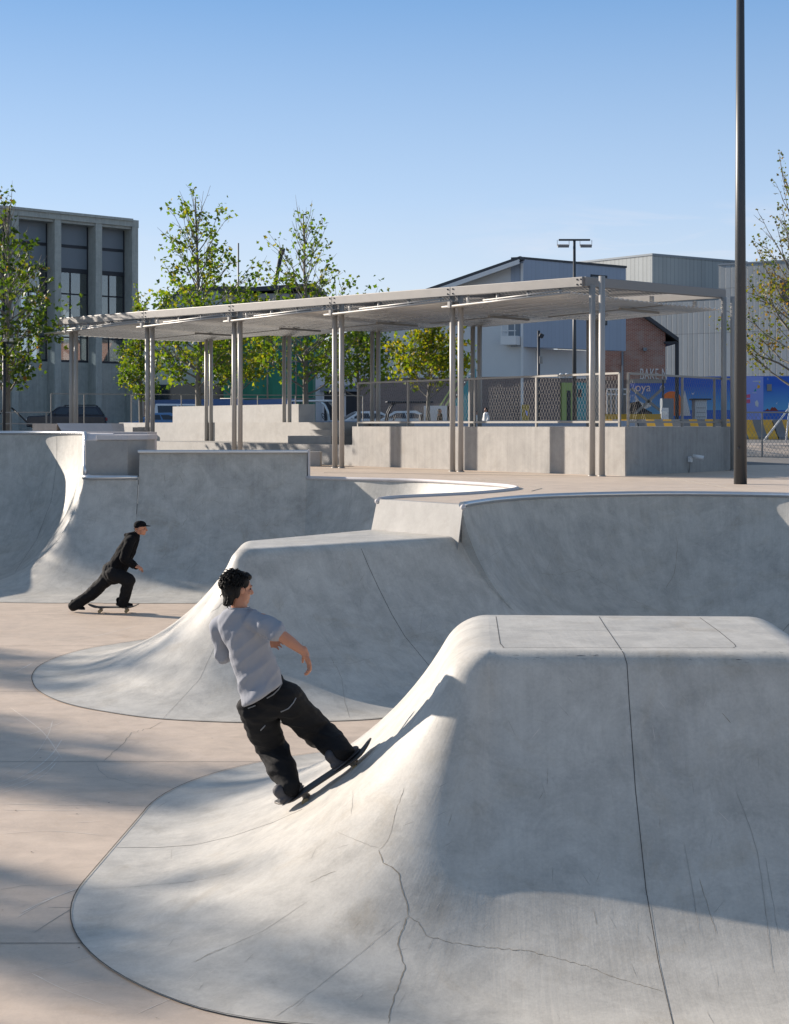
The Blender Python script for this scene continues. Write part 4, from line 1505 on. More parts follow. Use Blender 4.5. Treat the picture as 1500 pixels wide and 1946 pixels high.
# ---- concrete hall on the left with deep fins and tall windows
c0 = pix(263, 800, 110)
c1 = pix(0, 800, 102.9)
hall = thing('concrete_hall', 'tall grey concrete hall with deep vertical fins and tall windows at the left edge', 'building', (c0.x, c0.y, GF))
fr = Frame(c0.xy, (c1 - c0).xy)
top = 17.3
bay, nb = 3.16, 7
Lh = bay * nb
depth = 13.0
for i in range(nb + 1):                       # front and back fins
    mb = MB()
    t0 = i * bay
    fr.box(mb, t0 - 0.0 if i == 0 else t0 - 0.25, t0 + (0.5 if i == 0 else 0.25), -1.0, 0.0, GF, top - 0.55)
    mb.build('fin', M['hall'], hall, bevel=0.02)
for i in range(nb):
    t0, t1 = i * bay + (0.5 if i == 0 else 0.25), (i + 1) * bay - 0.25
    mb = MB()
    fr.box(mb, t0 - 0.05, t1 + 0.05, -1.15, -0.95, GF, 7.25)
    mb.build('spandrel_wall', M['hall'], hall)
    f_ = MB()
    for za, zb in ((15.05, 15.25), (13.35, 13.65), (7.25, 7.4)):
        fr.box(f_, t0, t1, -1.12, -0.98, za, zb)
    for z in (11.85, 10.2, 8.9):
        fr.box(f_, t0, t1, -1.10, -1.0, z, z + 0.10)
    tm = t0 + (t1 - t0) * 0.52
    fr.box(f_, tm - 0.04, tm + 0.04, -1.10, -1.0, 7.4, 13.35)
    for e_ in (t0, t1 - 0.09):
        fr.box(f_, e_, e_ + 0.09, -1.11, -0.99, 7.4, top - 0.75)
    wdw = f_.build('window', M['dark'], hall)
    g = MB()
    fr.box(g, t0, t1, -1.055, -1.045, 7.4, 13.35)
    g.build('pane', M['glass'], wdw)
    g = MB()
    fr.box(g, t0, t1, -1.09, -1.03, 15.25, top - 0.6)
    fr.box(g, t0, t1, -1.09, -1.03, 13.65, 15.05)
    g.build('upper_panel', M['shutter'], hall)
    # rear wall with matching openings
    mb = MB()
    b = -depth
    tw = (t1 - t0)
    fr.box(mb, t0 - 0.3, t1 + 0.3, b - 0.2, b, GF, 5.6)
    fr.box(mb, t0 - 0.3, t1 + 0.3, b - 0.2, b, 13.0, top - 0.5)
    for k_ in (0.0, 0.36, 0.72):
        fr.box(mb, t0 - 0.3 + tw * k_, t0 - 0.3 + tw * k_ + tw * 0.15, b - 0.2, b, 5.6, 13.0)
    fr.box(mb, t0 - 0.3, t1 + 0.3, b - 0.2, b, 9.9, 10.15)
    mb.build('rear_wall', M['hall'], hall)
mb = MB()
fr.box(mb, 0.52, Lh, -1.0, -0.12, top - 0.72, top - 0.16)
fr.box(mb, 0.5, Lh, -0.95, 0.05, top - 0.55, top - 0.18)
mb.build('top_beam', M['hall'], hall, bevel=0.02)
mb = MB()
fr.box(mb, 0.5, Lh, -0.98, 0.16, top - 0.18, top)
fr.box(mb, -0.03, 0.5, -1.0, 0.02, top - 0.6, top - 0.06)
mb.build('cornice', M['hall'], hall, bevel=0.02)
mb = MB()
fr.box(mb, 0, Lh, -depth - 0.3, -1.0, top - 0.5, top - 0.3)
mb.build('roof', M['shutter'], hall)
for t0 in (0.0, Lh - 0.3):
    mb = MB()
    fr.box(mb, t0, t0 + 0.3, -depth, -1.0, GF, top - 0.5)
    mb.build('side_wall', M['hall'], hall)

# ---- pale blue and white building with a boxed upper floor
A = pix(995, 800, 85).xy
Bq = pix(1190, 800, 89.9).xy
wb = thing('white_building', 'white rendered building with a pale blue boxed upper floor, small balcony and dark brick base', 'building', (A.x, A.y, GF))
fr = Frame(A, Bq - A)
Lw = (Bq - A).length
zt, zbx = 11.9, 7.2
mb = MB()
q6 = V((-0.93, 0.37)).normalized() * 0.7
mb.prism([tuple(A), tuple(Bq), tuple(Bq + q6), tuple(A + q6)], zbx, zt + 0.02)
mb.build('upper_box', M['blue_clad'], wb, wall_uv=True)
mb = MB()
mb.prism([tuple(A + V((-0.03, -0.05))), tuple(Bq + V((0.05, -0.05))), tuple(Bq + q6), tuple(A + q6)], zt + 0.023, zt + 0.14)
mb.build('roof_edge', M['roof_dark'], wb)
mb = MB()
fr.box(mb, -0.5, Lw - 1.2, -9, -1.2, 5.6, zbx)
mb.build('wall', M['stucco'], wb)
mb = MB()
fr.box(mb, -0.5, Lw - 1.2, -9, -1.25, GF - 0.1, 5.6)
mb.build('brick_base', M['brick_dark'], wb, wall_uv=True)
for tpx in (1132, 1150):
    pass
wf = MB()
k0 = on_line(1136, A, Bq) - A
tq = k0.length
fr.box(wf, tq - 0.55, tq + 0.75, -0.02, 0.03, 8.6, 11.4)
w_ = wf.build('window', M['dark'], wb)
wf = MB()
fr.box(wf, tq - 0.45, tq + 0.65, 0.03, 0.045, 8.7, 11.3)
wf.build('pane', M['glass_dark'], w_)
# long left wing
ul = V((-0.93, 0.37)).normalized()
fl_ = Frame(A, ul)
Lx = 9.6
zr = lambda t: zt - 0.05 - 0.30 * t
mb = MB()
fl_.poly(mb, [(0.02, 5.6), (Lx, 5.6), (Lx, zr(Lx)), (0.02, zr(0))], -6, -0.02)
mb.build('side_wall', M['stucco'], wb)
mb = MB()
fl_.poly(mb, [(0.03, GF - 0.1), (Lx, GF - 0.1), (Lx, 5.6), (0.03, 5.6)], -6, -0.05)
mb.build('brick_base', M['brick_dark'], wb, wall_uv=True)
mb = MB()
fl_.poly(mb, [(-0.05, zr(0) + 0.0), (Lx + 0.6, zr(Lx + 0.6)), (Lx + 0.6, zr(Lx + 0.6) + 0.22), (-0.05, zr(0) + 0.16)], -6, 0.75)
mb.build('roof', M['roof_dark'], wb)
mb = MB()
fl_.poly(mb, [(0.0, zr(0) - 0.25), (Lx + 0.5, zr(Lx + 0.5) - 0.25), (Lx + 0.5, zr(Lx + 0.5) - 0.01), (0.0, zr(0) - 0.01)], 0.70, 0.77)
mb.build('barge_board', M['white'], wb)
mb = MB()
fl_.box(mb, 0.0, 0.12, -0.02, 0.10, GF, zt - 0.2)
mb.build('corner_strip', M['white'], wb)
bal = MB()
fl_.box(bal, 0.15, 1.0, 0, 0.9, 7.28, 7.75)
bo = bal.build('balcony', M['white'], wb)
bal = MB()
for t0 in (0.2, 0.58, 0.95):
    fl_.box(bal, t0, t0 + 0.04, 0.84, 0.88, 7.75, 8.8)
for z in (8.0, 8.76):
    fl_.box(bal, 0.15, 1.0, 0.84, 0.88, z, z + 0.05)
    fl_.box(bal, 0.96, 1.0, 0.0, 0.9, z, z + 0.05)
bal.build('guard_rail', M['white'], bo)
mb = MB()
fl_.box(mb, 0.2, 0.85, -0.01, 0.02, 7.8, 10.3)
mb.build('balcony_door', M['shutter'], wb)
# lime door, sign panels and a dark vent on the brick base
fq = Frame(A + fr.n * -1.2, Bq - A)


def face_box(x0, x1, y0, y1, frame, q0, q1, name, mat, parent):
    a = on_line(x0, frame.o, frame.o + frame.u)
    b = on_line(x1, frame.o, frame.o + frame.u)
    mb = MB()
    z0, z1 = pix(0, y1, a.y).z, pix(0, y0, a.y).z
    frame.box(mb, (a - frame.o).dot(frame.u), (b - frame.o).dot(frame.u), q0, q1, max(z0, GF), z1)
    return mb.build(name, mat, parent)


d_ = face_box(1067, 1090, 727, 812, fq, -0.1, 0.06, 'door_surround', M['lime'], wb)
face_box(1076, 1083, 742, 812, fq, 0.06, 0.09, 'door', M['dark'], wb)
face_box(1096, 1124, 727, 805, fq, -0.1, 0.05, 'teal_panel', M['teal'], wb)
face_box(1097, 1104, 740, 755, fq, 0.05, 0.08, 'screen', M['dark'], wb)
face_box(1000, 1011, 748, 765, fq, -0.1, 0.02, 'vent', M['dark'], wb)

# ---- gabled white house behind the trees (between the green netting and the blue building)
gh = thing('gable_house', 'white gabled building with a dark roof edge behind the trees', 'building', pix(690, 800, 104) - V((0, 0, 0.9)))
fg = Frame(pix(600, 800, 105).xy, (1, 0.03))
mb = MB()
fg.poly(mb, [(0, GF - 0.1), (7.6, GF - 0.1), (7.6, 7.2), (4.2, 10.0), (0, 7.2)], -10, 0)
mb.build('wall', M['stucco'], gh)
mb = MB()
fg.poly(mb, [(4.2, 10.02), (8.0, 6.9), (8.0, 7.15), (4.2, 10.3), (-0.4, 7.2), (-0.4, 6.95)], -10.3, 0.35)
mb.build('roof', M['roof_dark'], gh)
mb = MB()
fg.box(mb, 0.5, 4.6, -0.02, 0.05, GF, 5.2)
mb.build('shop_front', M['dark'], gh)
for t0 in (0.45, 1.9, 3.3, 4.55):
    mb = MB()
    fg.box(mb, t0, t0 + 0.12, 0.05, 0.12, GF, 5.2)
    mb.build('mullion', M['white'], gh)
mb = MB()
fg.box(mb, 0.3, 4.8, 0.0, 0.5, 5.2, 5.6)
mb.build('canopy', M['shutter'], gh)
# grey gabled house with a dark opening, far left centre
gh = thing('gable_house', 'pale gabled building with a dark roof slope just right of the concrete hall', 'building', pix(320, 800, 122) - V((0, 0, 0.9)))
fg = Frame(pix(250, 800, 122).xy, (1, 0.05))
mb = MB()
fg.poly(mb, [(0, GF - 0.1), (9.0, GF - 0.1), (9.0, 13.4), (4.0, 13.4), (0, 9.6)], -10, 0)
mb.build('wall', M['stucco'], gh)
mb = MB()
fg.poly(mb, [(-0.4, 9.3), (4.0, 13.42), (9.2, 13.42), (9.2, 13.7), (3.9, 13.7), (-0.6, 9.5)], -10.3, 0.4)
mb.build('roof', M['roof_dark'], gh)
mb = MB()
fg.box(mb, 1.4, 8.8, -0.05, 0.04, GF, 6.1)
mb.build('dark_opening', M['glass_dark'], gh)
mb = MB()
fg.box(mb, 1.0, 1.4, -0.05, 0.2, GF, 6.1)
mb.build('brick_pier', M['brick'], gh, wall_uv=True)

# ---- building wrapped in green netting
gb = thing('netted_building', 'building under construction wrapped in green netting behind the trees', 'building', pix(510, 800, 114) - V((0, 0, 0.9)))
fg = Frame(pix(425, 800, 116).xy, (1, -0.06))
mb = MB()
fg.box(mb, 0, 6.6, -8, 0, GF - 0.1, 12.6)
mb.build('netting', M['green_net'], gb)
mb = MB()
fg.poly(mb, [(-0.3, 12.65), (6.8, 13.0), (6.8, 13.35), (-0.3, 12.95)], -8.2, 0.3)
mb.build('roof_edge', M['roof_dark'], gb)
mb = MB()
fg.box(mb, 0, 6.62, -7.9, 0.04, 12.0, 12.62)
mb.build('concrete_band', M['cast_smooth'], gb)
for t0 in (1.15, 3.3, 5.4):
    mb = MB()
    z1 = 16.3 if t0 < 2 else 12.4
    pbase, ptop = fg.p(t0, 0.35, GF), fg.p(t0, 0.35, z1)
    mb.tube([pbase, ptop], 0.06, 8)
    mb.build('scaffold_pole', M['rail'], gb)
for z in (4.9, 7.6, 10.3):
    mb = MB()
    mb.tube([fg.p(-0.2, 0.35, z), fg.p(6.8, 0.35, z)], 0.05, 8)
    mb.build('scaffold_pole', M['rail'], gb)
mb = MB()
mb.tube([fg.p(0.3, 1.2, GF), fg.p(2.0, 0.4, 7.2)], 0.08, 8)
mb.build('timber_prop', M['bark'], gb)
# flue sticking up above it
a, b = pix(524, 535, 118), pix(535, 480, 118)
t = thing('chimney_flue', 'slanted dark flue rising above the netted building', 'flue', a)
mb = MB()
mb.tube([a - V((0.2, 0, 3)), a, b], 0.16, 10)
mb.build('pipe', M['dark'], t)
mb = MB()
mb.tube([b - (b - a).normalized() * 0.1, b + (b - a).normalized() * 0.35], 0.24, 10)
mb.build('cowl', M['dark'], t)

# ---- big grey clad hall on the right
C0 = pix(1240, 800, 122).xy
gl_ = pix(1060, 800, 130).xy
gr_ = pix(1420, 800, 128).xy
gb = thing('clad_hall', 'large grey hall clad in ribbed metal rising behind the brick gable', 'building', (C0.x, C0.y, GF))
mb = MB()
back = gr_ + (gl_ - C0)
mb.prism([tuple(C0), tuple(gr_), tuple(back), tuple(gl_)], GF - 0.1, 16.1)
mb.build('wall', M['grey_clad_dark'], gb, wall_uv=True)
mb = MB()
ex = 0.06
mb.prism([(C0.x, C0.y - ex), (gr_.x + ex, gr_.y), (back.x, back.y + ex), (gl_.x - ex, gl_.y)], 16.1, 16.25)
mb.build('roof_edge', M['shutter'], gb)
fA, fB = pix(1366, 800, 114).xy, pix(1640, 800, 108).xy
gb = thing('clad_hall', 'nearer grey hall of irregular ribbed panels above the blue mural, right of the brick gable', 'building', (fA.x, fA.y, GF))
ff = Frame(fA, fB - fA)
mb = MB()
ff.box(mb, 0, 26, -9, 0, GF, 14.5)
ff.box(mb, -8.5, -0.003, -9, -0.01, 5.8, 12.0)
mb.build('wall', M['grey_clad'], gb, wall_uv=True)
mb = MB()
ff.box(mb, -0.05, 26, -9.05, 0.05, 14.503, 14.62)
mb.build('roof_edge', M['shutter'], gb)
mb = MB()
q = on_line(1483, fA, fB)
tq = (q - fA).dot(ff.u)
ff.box(mb, tq, tq + 1.6, -0.02, 0.05, 11.6, 13.2)
mb.build('dark_vent', M['dark'], gb)

# ---- brick gable house with lettering, glazed doors and an open porch
K0 = pix(1150, 800, 95).xy
kb = thing('brick_house', 'old red brick gable house with white wall lettering and a glazed entrance', 'building', (K0.x, K0.y, GF))
fk = Frame(K0, (1, 0.0))
wpx = lambda x: (x - 1150) / 3000 * 95
zpx = lambda y: 3 - (y - 807) / 3000 * 95
mb = MB()
fk.poly(mb, [(wpx(1150), zpx(722)), (wpx(1265), zpx(722)), (wpx(1265), zpx(632)), (wpx(1180), zpx(574)), (wpx(1150), zpx(574))], -7, 0)
mb.build('wall', M['brick'], kb, wall_uv=True)
mb = MB()
fk.box(mb, wpx(1150), wpx(1198), -6.5, -0.05, GF, zpx(722))
mb.build('entrance_wall', M['brick_dark'], kb, wall_uv=True)
mb = MB()
fk.poly(mb, [(wpx(1178), zpx(572) + 0.05), (wpx(1288), zpx(650)), (wpx(1288), zpx(650) + 0.25), (wpx(1176), zpx(570) + 0.28)], -7.2, 0.45)
mb.build('roof', M['roof_dark'], kb)
mb = MB()
fk.box(mb, wpx(1262), wpx(1284), -7, 0.3, zpx(653) - 0.02, zpx(653) + 0.12)
mb.build('eave_soffit', M['dark'], kb)
mb = MB()
fk.box(mb, wpx(1283), wpx(1283) + 0.2, 0.05, 0.25, GF, zpx(650))
mb.build('porch_post', M['dark'], kb)
mb = MB()
fk.box(mb, wpx(1198), wpx(1266), -0.15, 0.06, zpx(728), zpx(722) + 0.05)
mb.build('lintel', M['rail'], kb)
mb = MB()
mb.tube([fk.p(wpx(1183), 0.08, GF), fk.p(wpx(1183), 0.08, zpx(668))], 0.06, 8)
mb.build('downpipe', M['shutter'], kb)
mb = MB()
fk.box(mb, wpx(1222), wpx(1228), 0.0, 0.3, zpx(667), zpx(661))
mb.build('wall_lamp', M['shutter'], kb)
text_mesh('lettering', 'BAKE N', 0.98, M['white'], kb, fk.p(wpx(1216), 0.03, zpx(721.5)), (1, 0, 0), (0, 0, 1), 0.03, 0.46, 1.1)
dr = MB()
for t0, t1, z0, z1 in ((1153, 1192, 738, 741), (1153, 1192, 748, 750.5)):
    fk.box(dr, wpx(t0), wpx(t1), -0.04, 0.04, zpx(z1), zpx(z0))
for t0 in (1153, 1160.5, 1170, 1180, 1190):
    fk.box(dr, wpx(t0), wpx(t0 + 2), -0.04, 0.05, GF, zpx(738))
do = dr.build('entrance_door', M['white'], kb)
dr = MB()
fk.box(dr, wpx(1154), wpx(1191), -0.045, -0.02, GF, zpx(739))
dr.build('pane', M['glass_dark'], do)
xf = MB()
for a, b in (((1200, 738), (1262, 785)), ((1262, 736), (1205, 788))):
    xf.bar(fk.p(wpx(a[0]), 0.0, zpx(a[1])), fk.p(wpx(b[0]), 0.0, zpx(b[1])), 0.12, 0.16)
xf.build('cross_brace', M['rail'], kb)
mb = MB()
fk.box(mb, wpx(1259), wpx(1262), -0.1, 0.1, GF, zpx(722))
mb.build('porch_post', M['dark'], kb)

# ---- painted blue mural wall
mA, mB = pix(1192, 800, 104).xy, pix(1640, 800, 102).xy
fm = Frame(mA, mB - mA)
mt = on_line(1266, mA, mB)
tx = lambda x: (on_line(x, mA, mB) - mA).dot(fm.u)
zm = lambda y: 3 - (y - 807) / 3000 * 103
mw = thing('mural_wall', 'long blue painted wall with an orange sun, a white sail and the sea', 'mural wall', (mA.x, mA.y, GF))
mb = MB()
fm.box(mb, 0, tx(1640), -0.4, 0, GF, zm(715))
mb.build('wall', M['mural_blue'], mw)


def flat(name, pts, mat, q=0.012):
    mb = MB()
    fm.poly(mb, [(tx(x), zm(y)) for x, y in pts], 0.0, q)
    return mb.build(name, mat, mw)


flat('painted_sea', [(1262, 796), (1262, 779), (1420, 779), (1640, 780), (1640, 798)], M['sea'], 0.006)
flat('painted_sun', [(1277 + 19.5 * math.cos(R(a)), 763 + 20 * math.sin(R(a)) + (0)) for a in range(180, 361, 12)] + [(1297, 790), (1257, 790)], M['orange'])
flat('painted_sail', [(1293, 790), (1302, 741), (1313, 790)], M['mural_white'], 0.02)
flat('painted_gull', [(1315, 746), (1318, 748), (1320, 744), (1319, 749), (1316, 749.5)], M['mural_white'])
flat('painted_rocks', [(1454, 781), (1459, 776), (1463, 780), (1468, 773), (1470, 775), (1473, 773.5), (1480, 781)], M['mural_rock'])
flat('painted_gull', [(1475.5, 768), (1478, 763), (1477, 768)], M['mural_white'])
flat('painted_umbrella', [(1371, 774.5), (1379, 774.5), (1378, 776), (1376, 776), (1375.6, 789), (1374.4, 789), (1374, 776), (1372, 776)], M['mural_white'])
flat('painted_dark_shape', [(1197, 765), (1215, 762), (1224, 775), (1240, 784), (1240, 792), (1197, 792)], M['dark'], 0.009)
flat('painted_dune', [(1215, 792), (1228, 782), (1242, 787), (1246, 792)], M['bark'], 0.014)
flat('painted_wave', [(1206, 748), (1216, 762), (1228, 768), (1240, 758), (1238, 772), (1224, 778), (1210, 768)], M['car_silver'], 0.007)
text_mesh('lettering', 'oya', 0.80, M['white'], mw, fm.p(tx(1207), 0.02, zm(743)), (fm.u.x, fm.u.y, 0), (0, 0, 1), 0.01, 0.92)
text_mesh('lettering', 'o', 0.80, M['white'], mw, fm.p(tx(1254), 0.02, zm(742)), (fm.u.x, fm.u.y, 0), (0, 0, 1), 0.01, 0.8)
mb = MB()
fm.box(mb, tx(1458), tx(1467), 0.0, 0.06, zm(743), zm(730))
mb.build('vent_grille', M['rail'], mw)
ip = thing('information_panel', 'lilac information panel with small coloured icons standing before the blue mural', 'sign', fm.p(tx(1433), 0.1, GF))
mb = MB()
fm.box(mb, tx(1412), tx(1451), 0.02, 0.08, GF, zm(716))
mb.build('board', M['lilac'], ip)
for nm, pts, mat in (('icon', [(1439, 738), (1440, 731), (1445, 733), (1444, 738)], M['yellow']), ('icon', [(1433, 744), (1436, 738), (1438, 743)], M['teal']),
                     ('icon', [(1430, 746), (1438, 746), (1438, 747), (1430, 747)], M['white']), ('icon', [(1419, 750), (1426, 749), (1426, 756), (1419, 756)], M['pink']),
                     ('icon', [(1419, 759), (1426, 759), (1426, 766), (1419, 766)], M['pink']), ('icon', [(1435, 764), (1439, 760), (1442, 766), (1441, 774), (1436, 771)], M['white']),
                     ('text_line', [(1431, 724), (1446, 723.5), (1446, 725), (1431, 725.3)], M['white'])):
    mb = MB()
    fm.poly(mb, [(tx(x), zm(y)) for x, y in pts], 0.08, 0.09)
    mb.build(nm, mat, ip)


# ================================================================== street things
def cabinet(name, label, x0, x1, y0, d, dep, mat, cat, roof=None, louvre=False):
    a, b = pix(x0, y0, d), pix(x1, y0, d)
    t = thing(name, label, cat, ((a.x + b.x) / 2, d, gz(d)))
    mb = MB()
    mb.prism([(a.x, d), (b.x, d), (b.x, d + dep), (a.x, d + dep)], gz(d), a.z)
    mb.build('body', mat, t, bevel=0.03)
    if roof:
        mb = MB()
        mb.prism([(a.x - 0.15, d - 0.15), (b.x + 0.25, d - 0.15), (b.x + 0.25, d + dep + 0.1), (a.x - 0.15, d + dep + 0.1)], a.z + 0.002, a.z + 0.09)
        mb.build('roof', roof, t)
    mb = MB()
    w_ = b.x - a.x
    for k in range(5 if louvre else 1):
        z = gz(d) + (a.z - gz(d)) * (0.25 + 0.13 * k)
        mb.box(((a.x + b.x) / 2, d - 0.012, z), (w_ * 0.75, 0.02, 0.03))
    mb.build('vent_slats' if louvre else 'handle', M['rail'], t)
    return t


cabinet('service_cabinet', 'dark grey service cabinet in front of the painted orange sun', 1259, 1281, 757, 92, 0.8, M['shutter'], 'cabinet')
cabinet('service_cabinet', 'white louvred cabinet with a flat dark roof before the mural', 1321, 1344, 760, 98, 1.0, M['white'], 'cabinet', M['dark'], True)
a = pix(1264, 775, 76)
t = thing('notice_board', 'small white notice board standing on the kerb behind the railing', 'sign', (a.x, 76, gz(76)))
mb = MB()
mb.box((a.x, 76, (a.z + gz(76)) / 2), (0.36, 0.05, a.z - gz(76)))
mb.build('board', M['white'], t, bevel=0.01)
mb = MB()
mb.box((a.x, 75.97, a.z - 0.25), (0.26, 0.02, 0.2))
mb.build('notice', M['car_silver'], t)
# yellow plant trough
a, b = pix(1120, 787, 90), pix(1262, 787, 88)
t = thing('kerb_barrier', 'long mustard yellow kerb barrier in front of the brick house', 'barrier', (a.x, a.y, gz(90)))
mb = MB()
mb.prism([tuple(a.xy), tuple(b.xy), (b.x, b.y + 0.5), (a.x, a.y + 0.5)], gz(90), a.z)
mb.build('body', M['yellow'], t, bevel=0.04)
mb = MB()
mb.prism([(a.x, a.y - 0.02), (b.x, b.y - 0.02), (b.x, b.y - 0.003), (a.x, a.y - 0.003)], gz(90), gz(90) + 0.28)
mb.build('base_strip', M['barrier_grey'], t)
# hedge / ground cover
mb = MB()
random.seed(21)
for k in range(1500):
    p = pix(random.uniform(1280, 1352), 800, random.uniform(95, 97))
    h_ = random.uniform(0.25, 0.62)
    dx = random.uniform(-0.15, 0.15)
    z = GF
    mb.add([(p.x - 0.03, p.y, z), (p.x + 0.03, p.y, z), (p.x + dx, p.y + 0.05, z + h_ + 0.35)], [(0, 1, 2)])
kind(mb.build('grass', M['grass']), 'stuff')


def jersey(label, x0, x1, d0, d1, group, flip=1):
    """striped traffic barrier of tapered section between two photo columns"""
    a, b = pix(x0, 800, d0).xy, pix(x1, 800, d1).xy
    L_ = (b - a).length
    u_ = (b - a).normalized()
    n_ = V((u_.y, -u_.x))
    if n_.y > 0:
        n_ = -n_
    t = thing('traffic_barrier', label, 'traffic barrier', (a.x, a.y, gz(d0)), group)
    z0 = gz(d0)
    prof = [(0.30, 0.0), (0.30, 0.10), (0.17, 0.32), (0.11, 0.84), (-0.11, 0.84), (-0.17, 0.32), (-0.30, 0.10), (-0.30, 0.0)]
    pt = lambda s_, q, z: (a.x + u_.x * s_ + n_.x * q, a.y + u_.y * s_ + n_.y * q, z0 + z)
    mb = MB()
    nseg = int(L_ / 0.42)
    sh = 0.30
    for k in range(nseg + 1):
        s0, s1 = (k + 0.02) * L_ / (nseg + 1), (k + 0.98) * L_ / (nseg + 1)
        s0, s1 = k * L_ / (nseg + 1), (k + 1) * L_ / (nseg + 1)
        for j in range(len(prof) - 1):
            (q0, za), (q1, zb) = prof[j], prof[j + 1]
            o0, o1 = flip * sh * (0.84 - za) - 0.1, flip * sh * (0.84 - zb) - 0.1
            mb.add([pt(s0 + o0, q0, za), pt(s1 + o0, q0, za), pt(s1 + o1, q1, zb), pt(s0 + o1, q1, zb)], [(0, 1, 2, 3)], k % 2)
    mb.build('body', [M['barrier_grey'], M['yellow']], t)
    for s_ in (0.0, L_):
        mb = MB()
        o_ = [flip * sh * (0.84 - z) - 0.1 for q, z in prof]
        vs = [pt(s_ + o, q, z) for (q, z), o in zip(prof, o_)]
        mb.add(vs, [tuple(range(len(vs)))])
        mb.build('end_face', M['barrier_grey'], t)
    return t


jersey('yellow and grey striped traffic barrier right of the tall lamp pole', 1396, 1470, 68, 68, 'striped traffic barriers')
jersey('yellow and grey striped traffic barrier cut off by the right picture edge', 1472, 1560, 68, 68, 'striped traffic barriers')
jersey('striped traffic barrier behind the right corner of the railing', 1300, 1392, 70, 69, 'striped traffic barriers')
jersey('striped traffic barrier behind the railing, left of the white notice board', 1140, 1215, 72, 71, 'striped traffic barriers')
jersey('striped traffic barrier behind the white notice board', 1217, 1298, 71, 70, 'striped traffic barriers')
jersey('far striped traffic barrier showing its top above the nearer one', 1400, 1560, 76, 76, 'striped traffic barriers', -1)

# blue hoarding behind the trees
a, b = pix(278, 754, 112), pix(462, 757, 106)
t = thing('hoarding', 'blue site hoarding behind the topmost seat block', 'hoarding', (a.x, a.y, GF))
c_ = pix(562, 757, 100)
mb = MB()
mb.bar((a.x, a.y, (GF + 4.75) / 2), (b.x, b.y, (GF + 4.75) / 2), 0.08, 4.75 - GF)
mb.build('panel', M['blue_hoard'], t)
mb = MB()
mb.bar((b.x, b.y, (GF + 4.65) / 2), (c_.x, c_.y, (GF + 4.65) / 2), 0.08, 4.65 - GF)
mb.build('panel', M['blue_hoard'], t)

# teal staircase
SD = 82.0
sx = lambda x: (x - 750) / 3000 * SD
sz = lambda y: 3 - (y - 807) / 3000 * SD
t = thing('outdoor_stair', 'teal outdoor stair with lime handrails climbing beside the brick base', 'stair', (sx(830), SD, GF))
mb = MB()
n = 16
x0, x1, z0, z1 = sx(822), sx(905), GF, sz(700)
for k in range(n):
    xa = x0 + (x1 - x0) * k / n
    za = z0 + (z1 - z0) * (k + 1) / n
    mb.box((xa + (x1 - x0) / n / 2, SD + 0.6, za - 0.04), ((x1 - x0) / n, 1.1, 0.06))
mb.build('steps', M['shutter'], t)
mb = MB()
mb.extr([(0, 0), (x1 - x0, z1 - z0), (x1 - x0, z1 - z0 - 3.2), (1.6, -0.0)], (x0, SD, z0), (1, 0, 0), (0, 1, 0), (0, 0, 1), 0.06)
mb.build('side_panel', M['teal'], t)
for dz in (0.95, 0.5):
    mb = MB()
    mb.bar((x0, SD - 0.05, z0 + dz), (x1, SD - 0.05, z1 + dz), 0.06, 0.08)
    mb.build('handrail', M['lime'], t)
# white display boards, yellow board
a = pix(852, 771, 80)
t = thing('display_board', 'white display boards standing in front of the teal stair', 'display board', (a.x, 80, gz(80)))
for x0_, x1_ in ((850, 866), (870, 806)):
    mb = MB()
    p0, p1 = pix(x0_, 771, 80), pix(x1_, 771, 80)
    mb.box(((p0.x + p1.x) / 2, 80, (p0.z + gz(80)) / 2), (p1.x - p0.x, 0.06, p0.z - gz(80)))
    mb.build('board', M['white'], t)
a = pix(999, 769, 84.5)
t = thing('poster_board', 'mustard yellow poster board with pale patches against the dark brick base', 'poster board', (a.x, 84.5, gz(84)))
mb = MB()
mb.box((a.x, 84.5, (a.z + gz(84)) / 2), (0.40, 0.05, a.z - gz(84)))
mb.build('board', M['mustard'], t)
mb = MB()
mb.add([(a.x - 0.02, 84.46, a.z - 0.3), (a.x + 0.1, 84.46, a.z - 0.35), (a.x + 0.13, 84.46, a.z - 0.6), (a.x + 0.03, 84.46, a.z - 0.55)], [(0, 1, 2, 3)])
mb.build('pale_patch', M['lilac'], t)


